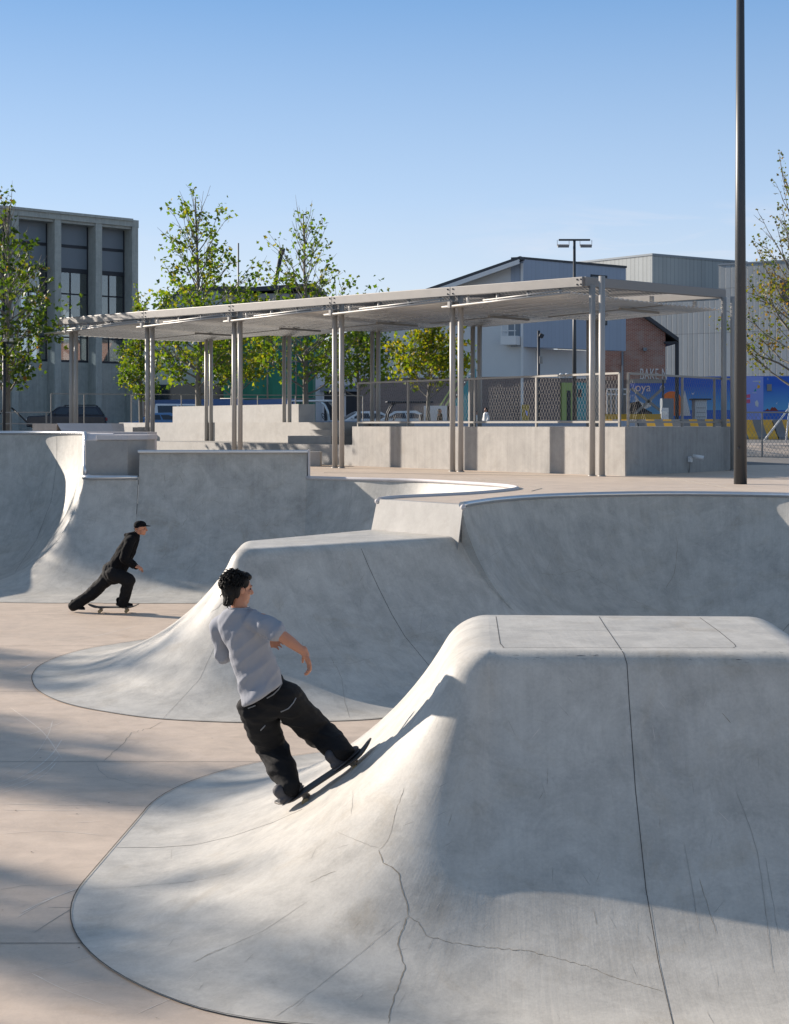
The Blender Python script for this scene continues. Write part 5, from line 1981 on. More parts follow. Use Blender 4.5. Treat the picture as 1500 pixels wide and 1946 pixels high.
# ---- vehicles
def make_car(name, label, cat, loc, rz, paint, style, group=None):
    t = thing(name, label, cat, (0, 0, 0), group)
    if style == 'suv':
        Lc, wd, body, cab, hh = 4.8, 1.86, [(-2.4, .45), (-2.4, 1.0), (-2.3, 1.12), (-1.1, 1.18), (2.1, 1.16), (2.38, 1.1), (2.4, .45)], [(-1.15, 1.16), (-0.45, 1.72), (1.9, 1.74), (2.3, 1.14)], 0
    elif style == 'boxy':
        Lc, wd, body, cab, hh = 4.4, 1.8, [(-2.2, .5), (-2.2, 1.0), (-2.1, 1.1), (-0.95, 1.16), (2.1, 1.16), (2.2, 1.0), (2.2, .5)], [(-0.95, 1.15), (-0.65, 1.86), (2.05, 1.88), (2.15, 1.15)], 0
    else:
        Lc, wd, body, cab, hh = 4.6, 1.8, [(-2.3, .35), (-2.3, .72), (-2.1, .86), (-1.0, .96), (1.7, .98), (2.25, .92), (2.3, .35)], [(-1.15, .95), (-0.35, 1.42), (0.75, 1.45), (1.75, .96)], 0
    mb = MB()
    mb.extr(body, (0, 0, 0), (1, 0, 0), (0, 1, 0), (0, 0, 1), wd)
    mb.build('body', paint, t, True, bevel=0.07, segs=3)
    n = len(cab)
    mb = MB()
    vs = [V((x, -wd / 2 + (0.05 if z < 1.3 else 0.20), z)) for x, z in cab] + [V((x, wd / 2 - (0.05 if z < 1.3 else 0.20), z)) for x, z in cab]
    mb.add(vs, [tuple(range(n)), tuple(range(n, 2 * n))[::-1]] + [(i, n + i, n + (i + 1) % n, (i + 1) % n) for i in range(n)])
    mb.build('roof', paint, t, True, bevel=0.06, segs=3)
    x0, z0 = cab[0]; x1, z1 = cab[1]; x2, z2 = cab[2]; x3, z3 = cab[3]
    for s_ in (-1, 1):
        cols = 2 if style != 'suv' else 3
        for k in range(cols):
            fa, fb = k / cols + 0.02, (k + 1) / cols - 0.03
            def edge(f, top_):
                zb_, zt_ = z0 + 0.09, z1 - 0.10
                xb0, xb1 = x0 + 0.28, x3 - 0.22
                xt0, xt1 = x1 + 0.05, x2 - 0.06
                return ((xt0 + (xt1 - xt0) * f, zt_) if top_ else (xb0 + (xb1 - xb0) * f, zb_))
            q = [edge(fa, False), edge(fb, False), edge(fb, True), edge(fa, True)]
            mb = MB()
            yy = lambda z: s_ * (wd / 2 - 0.05 - 0.15 * max(0, (z - z0) / (z1 - z0)) + 0.012)
            mb.add([(x, yy(z), z) for x, z in q], [(0, 1, 2, 3) if s_ < 0 else (3, 2, 1, 0)])
            mb.build('window', M['glass_dark'], t, True)
    for (xa, za, xb, zb_), nm in (((x0, z0, x1, z1), 'windscreen'), ((x3, z3, x2, z2), 'rear_window')):
        mb = MB()
        sg = -1 if nm == 'windscreen' else 1
        f = lambda k: (xa + (xb - xa) * k + sg * 0.03, za + (zb_ - za) * k + 0.02)
        (p0, q0), (p1, q1) = f(0.12), f(0.88)
        mb.add([(p0, -wd / 2 + 0.17, q0), (p0, wd / 2 - 0.17, q0), (p1, wd / 2 - 0.26, q1), (p1, -wd / 2 + 0.26, q1)], [(0, 1, 2, 3)])
        mb.build(nm, M['glass_dark'], t, True)
    wr = 0.36 if style != 'sedan' else 0.32
    for x in (-Lc * 0.31, Lc * 0.30):
        for s_ in (-1, 1):
            mb = MB()
            mb.tube([(x, s_ * (wd / 2 - 0.20), wr), (x, s_ * (wd / 2 + 0.015), wr)], wr, 20)
            wh = mb.build('wheel', M['tyre'], t, True)
            mb = MB()
            mb.tube([(x, s_ * (wd / 2 - 0.05), wr), (x, s_ * (wd / 2 + 0.025), wr)], wr * 0.62, 16)
            mb.build('rim', M['rim'], wh, True)
    for s_ in (-1, 1):
        mb = MB()
        mb.box((-Lc / 2 + 0.03, s_ * (wd / 2 - 0.26), body[1][1] - 0.08), (0.12, 0.36, 0.16))
        mb.build('headlight', M['lamp'], t, True, bevel=0.03)
        mb = MB()
        mb.box((Lc / 2 - 0.03, s_ * (wd / 2 - 0.2), body[1][1] - 0.06), (0.12, 0.28, 0.2))
        mb.build('tail_light', M['tail'], t, True, bevel=0.03)
        mb = MB()
        mb.box((x0 + 0.45, s_ * (wd / 2 + 0.06), z0 + 0.12), (0.1, 0.18, 0.13))
        mb.build('mirror', paint, t, True, bevel=0.03)
    if style == 'suv':
        for s_ in (-1, 1):
            mb = MB()
            mb.tube([(-0.2, s_ * 0.58, 1.74), (-0.1, s_ * 0.58, 1.80), (1.7, s_ * 0.58, 1.82), (1.85, s_ * 0.58, 1.75)], 0.025, 6)
            mb.build('roof_bar', M['dark'], t, True)
    t.location = loc
    t.rotation_euler = (0, 0, rz)
    return t


p = pix(128, 800, 98)
make_car('parked_car', 'dark blue estate car parked in front of the concrete hall', 'car', (p.x, p.y, gz(98)), R(8), M['car_dark'], 'suv')
p = pix(334, 800, 97)
make_car('parked_car', 'white boxy car half hidden by the topmost seat block', 'car', (p.x + 0.9, p.y, gz(97)), R(180), M['car_white'], 'boxy')
p = pix(300, 800, 92)
make_car('parked_car', 'low blue car in front of the white boxy car', 'car', (p.x, p.y, gz(92) - 0.15), R(4), M['car_blue'], 'sedan')
p = pix(762, 800, 82)
make_car('parked_car', 'silver saloon car behind the dark golf cart', 'car', (p.x, p.y, gz(82) - 0.12), R(3), M['car_silver'], 'sedan')
p = pix(690, 800, 84)
make_car('parked_car', 'white saloon car at the left end of the mesh railing', 'car', (p.x, p.y, gz(84) - 0.12), R(12), M['car_white'], 'sedan')


def golf_cart(name, label, loc, rz, roofm, bodym, s=1.0):
    t = thing(name, label, 'golf cart', (0, 0, 0))
    mb = MB()
    mb.extr([(-1.2, .3), (-1.25, .7), (-0.9, .85), (-0.55, .6), (-0.5, .35), (0.1, .35), (0.15, .62), (0.8, .62), (0.85, .85), (1.25, .85), (1.3, .3)], (0, 0, 0), (1, 0, 0), (0, 1, 0), (0, 0, 1), 1.15)
    mb.build('body', bodym, t, True, bevel=0.05)
    mb = MB()
    mb.box((0.15, 0, 1.86), (2.3, 1.25, 0.10))
    mb.build('roof', roofm, t, True, bevel=0.04)
    for sy in (-1, 1):
        mb = MB()
        mb.tube([(-1.0, sy * .52, .75), (-0.92, sy * .54, 1.3), (-0.75, sy * .55, 1.65), (-0.55, sy * .55, 1.82)], 0.045 * s, 8)
        mb.build('front_pillar', bodym, t, True)
        mb = MB()
        mb.tube([(1.05, sy * .54, .8), (1.1, sy * .55, 1.82)], 0.03, 8)
        mb.build('rear_pillar', M['dark'], t, True)
    mb = MB()
    mb.box((0.45, 0, 0.7), (0.55, 1.05, 0.16))
    mb.box((0.75, 0, 1.0), (0.14, 1.05, 0.55))
    mb.build('seat', M['dark'], t, True, bevel=0.04)
    mb = MB()
    c = [(-0.55 + 0.16 * math.cos(R(a)) * 0.3, 0.25 + 0.17 * math.sin(R(a)), 1.05 + 0.16 * math.cos(R(a))) for a in range(0, 361, 30)]
    mb.tube(c, 0.02, 6)
    mb.tube([(-0.55, 0.25, 1.05), (-0.85, 0.25, 0.75)], 0.02, 6)
    mb.build('steering_wheel', M['dark'], t, True)
    for x in (-0.85, 0.95):
        for sy in (-1, 1):
            mb = MB()
            mb.tube([(x, sy * .45, .23), (x, sy * .62, .23)], .23, 16)
            mb.build('wheel', M['tyre'], t, True)
    t.location = loc
    t.rotation_euler = (0, 0, rz)
    return t


p = pix(600, 800, 84)
golf_cart('golf_cart', 'white golf cart with a pale roof and curved front pillar behind the tree trunk', (p.x, p.y, gz(84)), R(160), M['car_white'], M['car_silver'], 1.6)
p = pix(772, 800, 78)
golf_cart('golf_cart', 'dark golf cart with a black roof seen through the mesh railing', (p.x, p.y, gz(78) - 0.15), R(5), M['dark'], M['dark'])

# ================================================================== trees


def make_tree(name, label, base, H, wid, lmat, seed, dens=1.0, group='young plane trees', low=0.22, bare=0.0, leaf=0.135, cat='tree', clear=1.7):
    rnd = random.Random(seed)
    t = thing(name, label, cat, base, group)
    base = V(base)
    tr = MB()
    pts = []
    for k in range(9):
        f = k / 8
        pts.append(base + V((rnd.uniform(-.06, .06) * f * 2, rnd.uniform(-.06, .06) * f * 2, H * 0.97 * f - (0.1 if k == 0 else 0))))
    r0 = 0.055 + H * 0.0075
    tr.tube(pts, [r0 * (1 - 0.9 * k / 8) + 0.006 for k in range(9)], 8)
    lv, lf = [], []

    def leafs(c, dirv, n, spread, sz):
        for _ in range(n):
            o = V((rnd.gauss(0, 1), rnd.gauss(0, 1), rnd.gauss(0, 0.8))) * spread
            p = c + o
            a = V((rnd.gauss(0, 1), rnd.gauss(0, 1), rnd.gauss(-0.35, 0.7))).normalized()
            b = a.cross(V((rnd.gauss(0, 1), rnd.gauss(0, 1), rnd.gauss(0, 1)))).normalized()
            nrm = a.cross(b)
            s = sz * rnd.uniform(0.65, 1.3)
            i = len(lv)
            # a lobed plane leaf folded along its midrib
            lv.extend([p, p + a * s * .45 + b * s * .62 + nrm * s * .12, p + a * s * .75 + b * s * .22, p + a * s * 1.15 , p + a * s * .75 - b * s * .22, p + a * s * .45 - b * s * .62 + nrm * s * .12])
            lf.append((i, i + 1, i + 2, i + 3))
            lf.append((i, i + 3, i + 4, i + 5))

    nb = int(30 + H * 2.2)
    for k in range(nb):
        f = low + (0.93 - low) * (k + rnd.random()) / nb
        z = H * f
        if z < clear:
            continue
        g = (f - low) / (1 - low)
        # crown outline: wide low down, narrowing to a spire
        if f < 0.38:
            wR = wid * (0.70 + 0.30 * min(1, (f - low) / max(0.05, 0.30 - low)))
        elif f < 0.57:
            wR = wid * (1.0 - 1.6 * (f - 0.38))
        else:
            wR = wid * max(0.06, 0.70 - 1.45 * (f - 0.57))
        Lb = wR * rnd.uniform(0.55, 1.12)
        az = k * 2.39996 + rnd.uniform(-.5, .5)
        rise = rnd.uniform(0.55, 0.95) + 1.9 * g * g
        i0 = min(7, int(f * 0.97 * 8 / 0.97))
        b0 = pts[i0].lerp(pts[i0 + 1], min(1, f * 8 - i0)) if i0 < 8 else pts[8]
        bp = [b0]
        for j in range(1, 5):
            q = j / 4
            bp.append(b0 + V((math.cos(az) * Lb * q, math.sin(az) * Lb * q, Lb * rise * (q ** 1.25))) + V((rnd.uniform(-.08, .08), rnd.uniform(-.08, .08), rnd.uniform(-.05, .1))) * Lb * 0.5)
        rb = max(0.008, r0 * 0.36 * (1 - 0.7 * g))
        tr.tube(bp, [rb, rb * .8, rb * .6, rb * .4, 0.005], 5, cap=False)
        nsub = 2 + int(Lb * 2.2)
        ends = [(bp[4], 1.0), (bp[3], .8), (bp[2], .55)]
        for s_ in range(nsub):
            q = rnd.uniform(0.3, 0.95)
            j = min(3, int(q * 4))
            c = bp[j].lerp(bp[j + 1], q * 4 - j)
            a2 = az + rnd.choice((-1, 1)) * rnd.uniform(0.4, 1.3)
            l2 = Lb * rnd.uniform(0.2, 0.5)
            e = c + V((math.cos(a2) * l2, math.sin(a2) * l2, l2 * rnd.uniform(.3, 1.3)))
            tr.tube([c, c.lerp(e, .5) + V((0, 0, -.02)), e], [rb * .4, rb * .3, 0.004], 4, cap=False)
            ends += [(e, .9), (c.lerp(e, .5), .6)]
        for e, wgt in ends:
            if rnd.random() < bare * (0.1 + 1.7 * g):
                continue
            leafs(e, None, int(rnd.uniform(6, 13) * dens * wgt * max(0.25, 1.65 - 1.55 * g)), 0.075 + 0.14 * (1 - g), leaf)
    # whippy top shoots
    for k in range(6 + int(6 * dens)):
        b0 = pts[5].lerp(pts[8], rnd.uniform(0.0, 0.9))
        az = rnd.uniform(0, 6.28)
        l = rnd.uniform(.09, .2) * H
        e = b0 + V((math.cos(az) * l * .28, math.sin(az) * l * .28, l))
        tr.tube([b0, b0.lerp(e, .5) + V((math.cos(az), math.sin(az), 0)) * l * .06, e], [0.012, 0.009, 0.003], 4, cap=False)
        for q in (0.35, .5, .65, .8, .92):
            if rnd.random() > 0.30 + bare:
                leafs(b0.lerp(e, q), None, int(rnd.uniform(3, 7)), 0.07, leaf * .9)
    tr.build('trunk', M['bark'], t)
    me = bpy.data.meshes.new('crown')
    me.from_pydata([tuple(p) for p in lv], [], lf)
    me.materials.append(lmat)
    me.update()
    add_obj('crown', me, t)
    return t


def tree_px(label, x, ytop, d, wid, lmat, seed, z=None, **k):
    b = pix(x, 800, d)
    zb = gz(d) if z is None else z
    return make_tree('plane_tree', label, (b.x, b.y, zb), pix(x, ytop, d).z - zb, wid, lmat, seed, **k)


tree_px('dark green plane tree at the left edge in front of the concrete hall', 14, 376, 47, 1.85, M['leaf_dark'], 3, dens=1.0, low=0.2, bare=0.35)
tree_px('plane tree with a tall forked top just right of the concrete hall', 378, 360, 56, 2.3, M['leaf'], 8, dens=1.1, low=0.2, bare=0.32)
tree_px('plane tree with a bare spiky top in the middle, rising above the canopy', 582, 392, 57, 2.2, M['leaf'], 12, dens=0.85, low=0.22, bare=0.42)
tree_px('yellowing plane tree under the canopy before the green netting', 440, 596, 68, 2.0, M['leaf_yellow'], 15, dens=1.2, low=0.18)
tree_px('yellow green plane tree behind the double columns, left of the gabled building', 682, 600, 66, 1.9, M['leaf'], 23, dens=1.2, low=0.18)
tree_px('bright yellow green plane tree behind the mesh railing', 815, 602, 62, 1.75, M['leaf_yellow'], 27, dens=1.35, low=0.2)
tree_px('narrow young plane tree against the right corner of the concrete hall', 268, 560, 80, 1.2, M['leaf'], 31, dens=1.2, low=0.15)
tree_px('sparse olive leaved poplar at the right edge, held by pale stakes', 1508, 318, 49, 1.9, M['leaf_gold'], 38, dens=0.85, low=0.22, bare=0.22, leaf=0.085)
# stakes of the right tree
for (x0, y0), (x1, y1), lb in (((1452, 838), (1506, 768), 'pale diagonal stake propping the poplar, near the fence post'), ((1494, 842), (1502, 766), 'short steep stake beside the poplar trunk at the right edge')):
    t_ = MB()
    t_.tube([pix(x0, y0, 48.2), pix(x1, y1, 48.7)], 0.03, 8)
    tag(t_.build('tree_stake', M['white']), lb, 'tree stake', 'tree stakes')
for (x0, y0), (x1, y1), lb in (((62, 812), (22, 775), 'dark diagonal stake right of the left edge tree'), ((-20, 812), (8, 775), 'dark diagonal stake left of the left edge tree')):
    t_ = MB()
    t_.tube([pix(x0, y0, 46.6), pix(x1, y1, 46.9)], 0.028, 8)
    tag(t_.build('tree_stake', M['dark']), lb, 'tree stake', 'tree stakes')
# trees standing just outside the left of the picture, whose shadows cross the bowl
for i, (x, y, h_, w_) in enumerate(((-33.0, 26.6, 12.2, 2.8), (-36.0, 32.0, 13.0, 3.0), (-31.0, 23.0, 11.0, 2.6), (-35.0, 36.2, 12.4, 2.6), (-26.0, 41.2, 8.4, 1.8), (-37.5, 34.2, 13.2, 2.6), (-30.5, 29.3, 10.6, 2.3))):
    make_tree('plane_tree', 'plane tree beyond the left edge of the view, shading the bowl', (x, y, DECK), h_, w_, M['leaf'], 50 + i, dens=0.4 if i == 4 else 0.8, low=0.25, bare=0.1, leaf=0.24, group='shading plane trees')
# ================================================================== people


def blob(name, parts, voxel, smooth, mat, parent, wrinkle=None):
    """one continuous skin grown round capsules ('c', p0, p1, r0, r1), ellipsoids ('e', centre, axes) and ring lofts ('l', rings)"""
    mb = MB()
    for p in parts:
        if p[0] == 'c':
            _, a, b, r0, r1 = p
            a, b = V(a), V(b)
            mb.ball(a, r0, n=14)
            mb.ball(b, r1, n=14)
            if (b - a).length > 1e-4:
                mb.tube([a, b], [r0 * 0.995, r1 * 0.995], 14)
        elif p[0] == 'e':
            _, c, ax = p
            m = Matrix((ax[0], ax[1], ax[2])).transposed()
            mb.ball(c, 1.0, n=18, mat=m)
        else:
            rings = p[1]
            n = 22
            vs, fs = [], []
            for c, u_, w_ in rings:
                for k in range(n):
                    t = 2 * math.pi * k / n
                    vs.append(V(c) + V(u_) * math.cos(t) + V(w_) * math.sin(t))
            for i in range(len(rings) - 1):
                for k in range(n):
                    fs.append((i * n + k, i * n + (k + 1) % n, (i + 1) * n + (k + 1) % n, (i + 1) * n + k))
            fs.append(tuple(range(n))[::-1])
            fs.append(tuple(range((len(rings) - 1) * n, len(rings) * n)))
            mb.add(vs, fs)
    me = bpy.data.meshes.new('tmp')
    me.from_pydata([tuple(v) for v in mb.v], [], mb.f)
    ob = bpy.data.objects.new('tmp', me)
    COL.objects.link(ob)
    rm = ob.modifiers.new('r', 'REMESH')
    rm.mode = 'VOXEL'
    rm.voxel_size = voxel
    if smooth:
        sm = ob.modifiers.new('s', 'SMOOTH')
        sm.factor = 0.5
        sm.iterations = smooth
    dg = bpy.context.evaluated_depsgraph_get()
    out = bpy.data.meshes.new_from_object(ob.evaluated_get(dg))
    bpy.data.objects.remove(ob)
    if wrinkle:
        out.update()
        nr = [v.normal.copy() for v in out.vertices]
        for v, n_ in zip(out.vertices, nr):
            v.co += n_ * wrinkle(v.co)
    out.materials.clear()
    out.materials.append(mat)
    for p in out.polygons:
        p.use_smooth = True
    out.update()
    return add_obj(name, out, parent)


def hand(wrist, d, pn, side, curl=0.5, s=1.0):
    """palm, four separate bent fingers and a thumb: d finger direction, pn palm normal, side towards the thumb"""
    d, pn, side = V(d).normalized(), V(pn).normalized(), V(side).normalized()
    wrist = V(wrist)
    pc = wrist + d * 0.050 * s
    parts = [('e', pc, (d * 0.054 * s, side * 0.042 * s, pn * 0.018 * s)), ('c', wrist - d * 0.02, wrist + d * 0.02, 0.026 * s, 0.026 * s)]
    for k, (off, ln) in enumerate(((0.030, 0.078), (0.010, 0.086), (-0.010, 0.080), (-0.029, 0.062))):
        p = wrist + d * (0.092 - 0.004 * abs(k - 1)) * s + side * off * s
        a = 0.18 + curl * (0.7 + 0.15 * k)
        dir_ = d + side * off * 1.2
        for seg, q in enumerate((0.45, 0.32, 0.23)):
            ang = a * (seg + 0.5) * 0.8
            dd = (dir_.normalized() * math.cos(ang) + pn * math.sin(ang)).normalized()
            e = p + dd * ln * q * s
            parts.append(('c', p, e, (0.0095 - 0.0012 * seg) * s, (0.0088 - 0.0012 * seg) * s))
            p = e
    p = wrist + d * 0.028 * s + side * 0.032 * s
    e = p + (d * 0.6 + side * 0.75 + pn * 0.25).normalized() * 0.040 * s
    f = e + (d * 0.85 + side * 0.3 + pn * 0.35).normalized() * 0.034 * s
    parts += [('c', p, e, 0.0125 * s, 0.0105 * s), ('c', e, f, 0.0105 * s, 0.0085 * s)]
    return parts


def head_parts(c, f, up, s=1.0):
    """skull, jaw, nose, brow, lips, ears; f = face direction"""
    f, up = V(f).normalized(), V(up).normalized()
    sd = f.cross(up).normalized()
    up = sd.cross(f).normalized()
    c = V(c)
    P = lambda x, y, z: c + f * x * s + sd * y * s + up * z * s
    E = lambda a, b, d: (f * a * s, sd * b * s, up * d * s)
    pr = [('e', P(-0.008, 0, 0.030), E(0.094, 0.074, 0.086)), ('e', P(0.030, 0, -0.030), E(0.058, 0.058, 0.072)), ('e', P(0.058, 0, -0.088), E(0.026, 0.028, 0.020)),
          ('e', P(0.020, 0, -0.065), E(0.060, 0.052, 0.036)),
          ('c', P(0.084, 0, 0.012), P(0.106, 0, -0.028), 0.010 * s, 0.014 * s), ('e', P(0.098, 0, -0.034), E(0.012, 0.017, 0.009)),
          ('c', P(0.078, -0.036, 0.018), P(0.078, 0.036, 0.018), 0.012 * s, 0.012 * s), ('e', P(0.076, 0, -0.060), E(0.016, 0.024, 0.007)), ('e', P(0.074, 0, -0.070), E(0.015, 0.020, 0.007)),
          ('e', P(0.062, 0.040, -0.022), E(0.02, 0.018, 0.018)), ('e', P(0.062, -0.040, -0.022), E(0.02, 0.018, 0.018))]
    for q in (-1, 1):
        pr += [('e', P(-0.008, q * 0.078, -0.008), E(0.019, 0.008, 0.032))]
    return pr, P, E


def eyes(P, s, parent):
    for q in (-1, 1):
        mb = MB()
        mb.ball(P(0.0775, q * 0.033, 0.0), 0.0068 * s, n=10)
        mb.build('eye', M['eye'], parent)
        mb = MB()
        mb.tube([P(0.087, q * 0.020, 0.024), P(0.084, q * 0.044, 0.025)], 0.0032 * s, 6)
        mb.build('eyebrow', M['hair'], parent)


def hair_tufts(mb, P, rnd, n, region, ln, s=1.0):
    """fine locks lying over the scalp, falling down and back with a little lift"""
    c0 = P(-0.01, 0, 0.02)
    dn = P(-0.35, 0, -1.0) - P(0, 0, 0)
    dn.normalize()
    for _ in range(n):
        a, b, c_ = region(rnd)
        p = P(a, b, c_)
        out = (p - c0).normalized()
        tg = (dn - out * dn.dot(out))
        tg = tg.normalized() if tg.length > 0.05 else V((rnd.gauss(0, 1), rnd.gauss(0, 1), 0)).normalized()
        d = (tg + out * rnd.uniform(-0.05, 0.40) + V((rnd.gauss(0, .28), rnd.gauss(0, .28), rnd.gauss(0, .22)))).normalized()
        e = p + d * ln * rnd.uniform(0.6, 1.35)
        m_ = p.lerp(e, 0.5) + out * 0.006
        mb.tube([p - out * 0.008, m_, e - out * 0.004], [0.0042 * s, 0.0036 * s, 0.0008 * s], 4)


# ---------------------------------------------------------------- front skateboard and rider
def skateboard(label, loc, rot):
    t = thing('skateboard', label, 'skateboard', loc, rot=rot)
    zs = 0.086
    n, m = 30, 8
    vs, fs = [], []
    Lh_, Wh = 0.40, 0.102
    for i in range(n + 1):
        x = -Lh_ + 2 * Lh_ * i / n
        e = max(0, abs(x) - 0.255) / 0.145
        z = zs + 0.055 * e ** 1.6
        wv = Wh * (math.sqrt(max(0.0, 1 - max(0, (abs(x) - 0.29) / 0.1105) ** 2)) if abs(x) > 0.29 else 1)
        for j in range(m + 1):
            y = -wv + 2 * wv * j / m
            vs.append((x, y, z + 0.006 * (abs(y) / Wh) ** 2))
    for i in range(n):
        for j in range(m):
            fs.append((i * (m + 1) + j, (i + 1) * (m + 1) + j, (i + 1) * (m + 1) + j + 1, i * (m + 1) + j + 1))
    mb = MB()
    mb.add(vs, fs, 0, True)
    o = mb.build('deck_board', M['maple'], t, True)
    sm = o.modifiers.new('thick', 'SOLIDIFY')
    sm.thickness = 0.011
    sm.offset = -1
    mb = MB()
    mb.add([(x, y * 0.98, z + 0.0015) for x, y, z in vs], fs, 0, True)
    mb.build('grip_tape', M['grip'], t, True)
    for x in (-0.21, 0.21):
        mb = MB()
        mb.tube([(x, -0.085, 0.030), (x, 0.085, 0.030)], 0.010, 8)
        mb.tube([(x, 0, 0.03), (x * 0.93, 0, 0.074)], [0.020, 0.026], 8)
        mb.box((x * 0.93, 0, 0.072), (0.085, 0.055, 0.010))
        mb.build('truck', M['rail'], t, True)
        for y in (-0.082, 0.082):
            mb = MB()
            mb.tube([(x, y - 0.017, 0.0285), (x, y + 0.017, 0.0285)], 0.0275, 16)
            mb.build('wheel', M['wheel'], t, True)
    return t


TH = R(33.5)
BC = V((-0.425, 11.0, 0.478))
skateboard('black skateboard ridden up the flank of the foreground pyramid ramp', BC, (0, -TH, 0))
bx, bnn = V((math.cos(TH), 0, math.sin(TH))), V((-math.sin(TH), 0, math.cos(TH)))
foot = lambda q: BC + bx * q + bnn * 0.092

rider = thing('person', 'person in grey T-shirt and baggy black jeans riding up the foreground pyramid ramp', 'person', (BC.x, BC.y, BC.z))
aL, aR = foot(-0.275) + V((-0.01, -0.06, 0.085)), foot(0.175) + V((-0.02, -0.06, 0.085))
hL, hR = pix(486, 1340, 11.0), pix(536, 1318, 10.93)
kL, kR = pix(517, 1421, 11.22), pix(606, 1393, 11.20)
nk = pix(456, 1160, 10.84)
hd = pix(453, 1119, 10.82)
sL, sR = pix(419, 1189, 10.95), pix(498, 1180, 10.74)
eR, wR = pix(533, 1206, 10.64), pix(579, 1240, 10.68)
eL, wL = pix(426, 1248, 11.05), pix(494, 1224, 11.12)
hem = pix(497, 1310, 10.92)
fdir = V((0.86, 0.50, -0.05))
hp, HP, HE = head_parts(hd, fdir, V((-0.10, 0, 1)), 0.98)
chest = pix(466, 1210, 10.87)
body = hp + [('c', hd + V((0, 0, -0.06)), nk, 0.052, 0.058), ('c', nk, chest, 0.055, 0.085), ('c', chest, pix(485, 1275, 10.9), 0.09, 0.085), ('c', pix(485, 1275, 10.9), hem, 0.085, 0.085),
             ('c', nk + V((0, 0, -0.05)), sL, 0.03, 0.04), ('c', nk + V((0, 0, -0.05)), sR, 0.03, 0.04), ('c', sL, eL, 0.052, 0.040), ('c', eL, wL, 0.040, 0.026), ('c', sR, eR, 0.053, 0.041), ('c', eR, eR.lerp(wR, .4), 0.042, 0.040),
             ('c', eR.lerp(wR, .4), wR, 0.040, 0.026), ('c', hL, kL, 0.06, 0.05), ('c', kL, aL, 0.05, 0.04), ('c', hR, kR, 0.06, 0.05), ('c', kR, aR, 0.055, 0.04), ('c', hL, hR, 0.07, 0.07)]
body += hand(wR, V((0.36, 0.05, -0.95)), V((-0.85, 0.35, -0.35)), V((-0.3, 0.75, 0.1)), 0.75, 1.05)
body += hand(wL, V((0.96, 0.02, 0.10)), V((0.1, -0.6, -0.6)), V((0, -0.3, 0.9)), 0.35, 1.0)
blob('body', body, 0.0055, 3, M['skin'], rider)
eyes(HP, 0.98, rider)

# T-shirt: loft down the torso plus sleeves
ax = lambda v, h: V(v).normalized() * h


def ridge(q):
    return (1 - abs(noise.noise(q)) * 2.2)


def wr_tee(p):
    # drapes running diagonally from the right shoulder to the left hem
    a = p.x * 0.62 + p.z * 0.78
    b = p.x * 0.78 - p.z * 0.62
    v = ridge(V((b * 9, p.y * 5, a * 2.2))) * 0.012 + noise.noise(V((b * 4, p.y * 4, a * 3))) * 0.016
    return v + noise.noise(V((b * 26, p.y * 16, a * 8))) * 0.004


rings = [(pix(499, 1320, 10.90), ax((.84, -.22, .52), .158), ax((.22, .97, .05), .135)),
         (pix(494, 1300, 10.91), ax((.87, -.22, .46), .152), ax((.22, .97, .05), .128)),
         (pix(482, 1262, 10.90), ax((.93, -.25, .30), .148), ax((.25, .96, 0), .120)),
         (pix(471, 1226, 10.88), ax((.96, -.28, .14), .154), ax((.27, .96, 0), .118)),
         (pix(462, 1198, 10.86), ax((.96, -.30, .08), .162), ax((.28, .95, 0), .112)),
         (pix(458, 1178, 10.85), ax((.96, -.30, .06), .158), ax((.28, .95, 0), .096)),
         (pix(456, 1164, 10.84), ax((.96, -.30, .02), .120), ax((.28, .95, 0), .085)),
         (pix(455, 1156, 10.84), ax((.96, -.30, 0), .070), ax((.28, .95, 0), .070))]
tee = [('l', rings), ('c', nk.lerp(sR, .55) + V((0, 0, -0.030)), sR + V((0.0, 0, -0.012)), 0.068, 0.068), ('c', sR + V((0.0, 0, -0.012)), sR.lerp(eR, .84), 0.068, 0.073),
       ('c', nk.lerp(sL, .55) + V((0, 0, -0.030)), sL + V((0, 0, -0.012)), 0.068, 0.064), ('c', sL + V((0, 0, -0.012)), sL.lerp(eL, .90), 0.064, 0.068)]
blob('t_shirt', tee, 0.0085, 4, M['tee'], rider, wr_tee)
mb = MB()
c, u_, w_ = rings[-1]
mb.tube([V(c) + V(u_) * 1.0 * math.cos(t) + V(w_) * math.sin(t) + V((0, 0, 0.003)) for t in [2 * math.pi * k / 24 for k in range(25)]], 0.008, 6)
mb.build('collar', M['tee'], rider)


def wr_jean(p):
    v = ridge(V((p.x * 4 - p.z * 3, p.y * 4, p.z * 12 + p.x * 5))) * 0.012 + noise.noise(V((p.x * 6, p.y * 6, p.z * 9))) * 0.012
    return v + noise.noise(V((p.x * 16, p.y * 12, p.z * 34))) * 0.005


